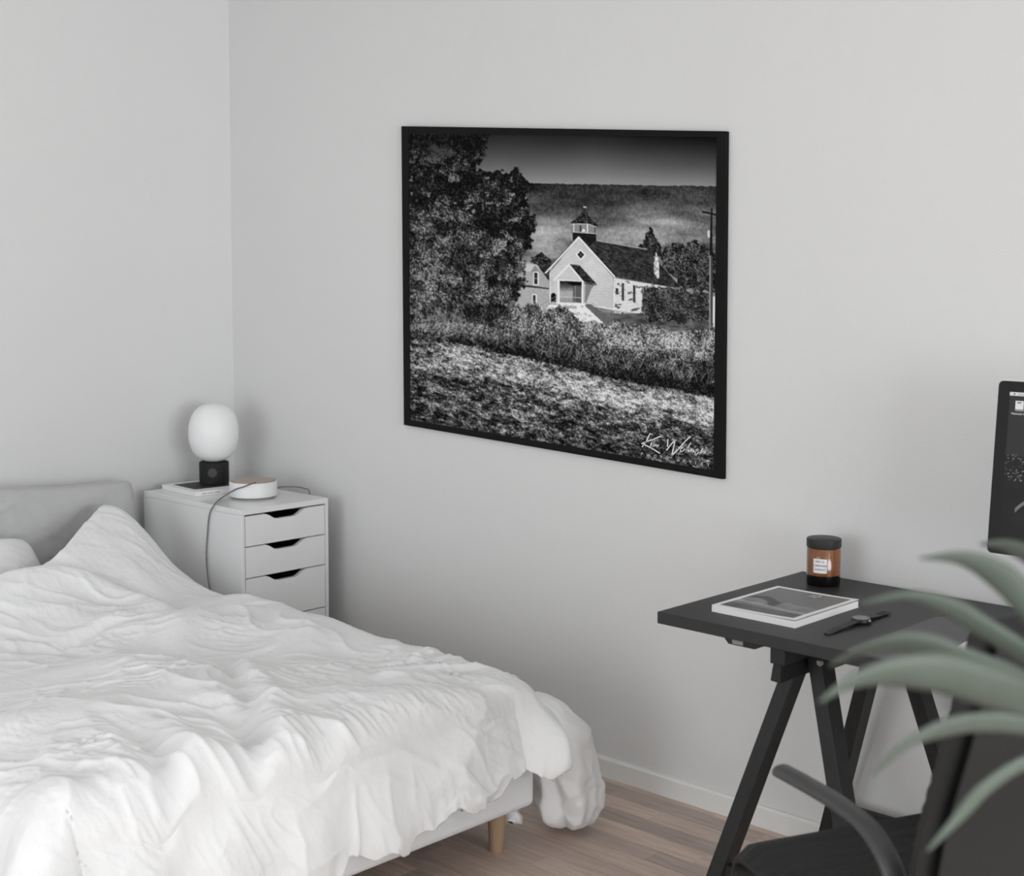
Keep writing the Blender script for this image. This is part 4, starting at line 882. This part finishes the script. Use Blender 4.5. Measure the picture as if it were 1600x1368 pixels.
for s in (1, -1):     # +y is the chair's left side
    ap = spline([(.100, s*.250, .666), (.03, s*.251, .668), (-.06, s*.251, .667), (-.135, s*.251, .655), (-.190, s*.252, .615), (-.208, s*.254, .55), (-.185, s*.254, .47), (-.10, s*.24, .425)], 8)
    ao = MB().tube(ap, [.0185]*(len(ap)-8)+[.017]*8, 14, .62).build('armrest', arm_m, chair, smooth=60)
    ec = MB().lathe([(.006, 0), (.014, .003), (.0175, .010)], (0, 0, 0), 20, 'x').build('end_cap', steel_m, ao, smooth=60); ec.location = (ap[0][0]+.009, ap[0][1], ap[0][2]); ec.rotation_euler = (0, 0, math.pi); ec.scale = (1, 1, .62)
MB().box((-.12, -.12, .395), (.12, .12, .425)).build('mechanism', cmet, chair, bevel=.008)
MB().lathe([(.028, .085), (.028, .25), (.018, .25), (.018, .40)], n=28).build('gas_column', cmet, chair, smooth=40)
MB().lathe([(.045, .065), (.045, .10), (.03, .115)], n=28).build('hub', cmet, chair, smooth=40)
for k in range(5):
    t = 2*math.pi*k/5+.3; c, s = math.cos(t), math.sin(t)
    lg = MB().beam((c*.03, s*.03, .088), (c*.30, s*.30, .070), .034, .026).build('base_leg', cmet, chair, bevel=.004)
    for q in (-.012, .012):
        wv = MB().lathe([(.020, -.007), (.0245, -.004), (.0245, .004), (.020, .007)], (0, 0, 0), 22, 'y').build('caster_wheel', black_top_m, lg, smooth=40); wv.location = (c*.30-s*q, s*.30+c*q, .0247); wv.rotation_euler = (0, 0, t)
    MB().lathe([(.006, .03), (.006, .07)], (c*.30, s*.30, 0), 12).build('caster_stem', cmet, lg, smooth=40)

# ---------------------------------------------------------------- potted plant in the foreground
crown = CAM+ray(1790, 1190)*1.27
plant = empty('potted_yucca', (crown[0], crown[1], 0)); tag(plant, 'potted plant with long arching green leaves in the right foreground', 'plant')
leaf_m = mat('soft_green_leaf', (.128, .157, .130), .5, spec=.35, vary=.22, vscale=9, stretch=(1, 1, 1))
stem_m = mat('woody_cane', (.13, .095, .07), .8, vary=.3, vscale=40, bump=.002, bscale=80); pot_m = mat('pale_pot', g(.55), .6)
MB().lathe([(.11, 0), (.115, .004), (.15, .26), (.152, .28), (.140, .28), (.135, .255)], n=48).build('pot', pot_m, plant, smooth=40)
MB().lathe([(.001, .250), (.137, .254)], n=40, caps=False).build('soil', mat('dark_soil', g(.03), .95, bump=.006, bscale=70), plant)
cz = crown[2]
MB().tube(spline([(0, 0, .24), (.012, .01, .45), (-.01, .005, .7), (.0, 0, cz-.03)], 8), [.026]*9+[.024]*8+[.022]*8, 14).build('cane', stem_m, plant, smooth=60)
def leaf(pts, wmax, name='leaf', tw=0.0, seed=0):
    """a long channelled blade tapering to a point, along 3d points from tip to base"""
    S_ = spline(pts, 10); m = len(S_); S_ = [np.array(p)-np.array([crown[0], crown[1], 0]) for p in S_]; mb = MB(); V2 = []
    for i, p in enumerate(S_):
        d = S_[min(i+1, m-1)]-S_[max(i-1, 0)]; d /= np.linalg.norm(d)
        t = i/(m-1); wv = wmax*min(1, (t/.38)**.75 if t < .38 else 1)*(1-.45*max(0, (t-.6)/.4)); wv = max(wv, .0008)
        side = np.cross(d, np.array([0, 0, 1.0])); side /= np.linalg.norm(side)+1e-6; nn_ = np.cross(side, d)
        a = tw; s2_ = side*math.cos(a)+nn_*math.sin(a); n2 = -side*math.sin(a)+nn_*math.cos(a)
        for c, dp in ((-1, .16), (-.5, .05), (0, 0), (.5, .05), (1, .16)): V2.append(p+s2_*c*wv/2+n2*dp*wv)
    mb.grid(V2, m, 5); o = mb.build(name, leaf_m, plant, smooth=180); so = o.modifiers.new('thickness', 'SOLIDIFY'); so.thickness = .0016; so.offset = 0; return o
def lp(*p): return [CAM+ray(a, b_)*d for a, b_, d in p]
B0 = (1790, 1190, 1.27)
leaf(lp((1436, 871, 1.17), (1500, 873, 1.18), (1550, 893, 1.19), (1600, 937, 1.20), (1660, 1010, 1.22), (1730, 1110, 1.25), B0), .026, tw=1.0)
leaf(lp((1345, 942, 1.20), (1420, 932, 1.20), (1480, 949, 1.21), (1540, 985, 1.22), (1600, 1023, 1.23), (1690, 1090, 1.25), B0), .021, tw=.9)
leaf(lp((1296, 1040, 1.16), (1350, 1018, 1.17), (1420, 1008, 1.18), (1490, 1034, 1.19), (1550, 1057, 1.20), (1610, 1083, 1.22), (1700, 1130, 1.24), B0), .033, tw=.85)
leaf(lp((1280, 1096, 1.08), (1335, 1068, 1.09), (1400, 1056, 1.10), (1480, 1062, 1.12), (1550, 1082, 1.14), (1620, 1105, 1.17), (1710, 1145, 1.22), B0), .042, tw=.95)
leaf(lp((1362, 1210, 1.15), (1410, 1172, 1.15), (1460, 1148, 1.16), (1530, 1134, 1.17), (1610, 1138, 1.19), (1700, 1160, 1.23), B0), .027, tw=.95)
leaf(lp((1448, 1330, 1.19), (1495, 1285, 1.19), (1545, 1235, 1.19), (1610, 1195, 1.20), (1700, 1180, 1.23), B0), .024, tw=1.0)
leaf(lp((1530, 849, 1.30), (1575, 855, 1.30), (1620, 880, 1.30), (1680, 950, 1.29), (1740, 1070, 1.28), B0), .024, tw=.9)
for k in range(10):      # the rest of the rosette, outside the picture
    t = math.radians(-75+k*13); L1 = .30+.05*((k*7) % 3); c, s = math.cos(t), math.sin(t); up_ = .10+.09*((k*5) % 4)
    leaf([(crown[0]+c*L1, crown[1]+s*L1, cz+up_*.35), (crown[0]+c*L1*.66, crown[1]+s*L1*.66, cz+up_), (crown[0]+c*L1*.3, crown[1]+s*L1*.3, cz+up_*.75), (crown[0], crown[1], cz)], .032)
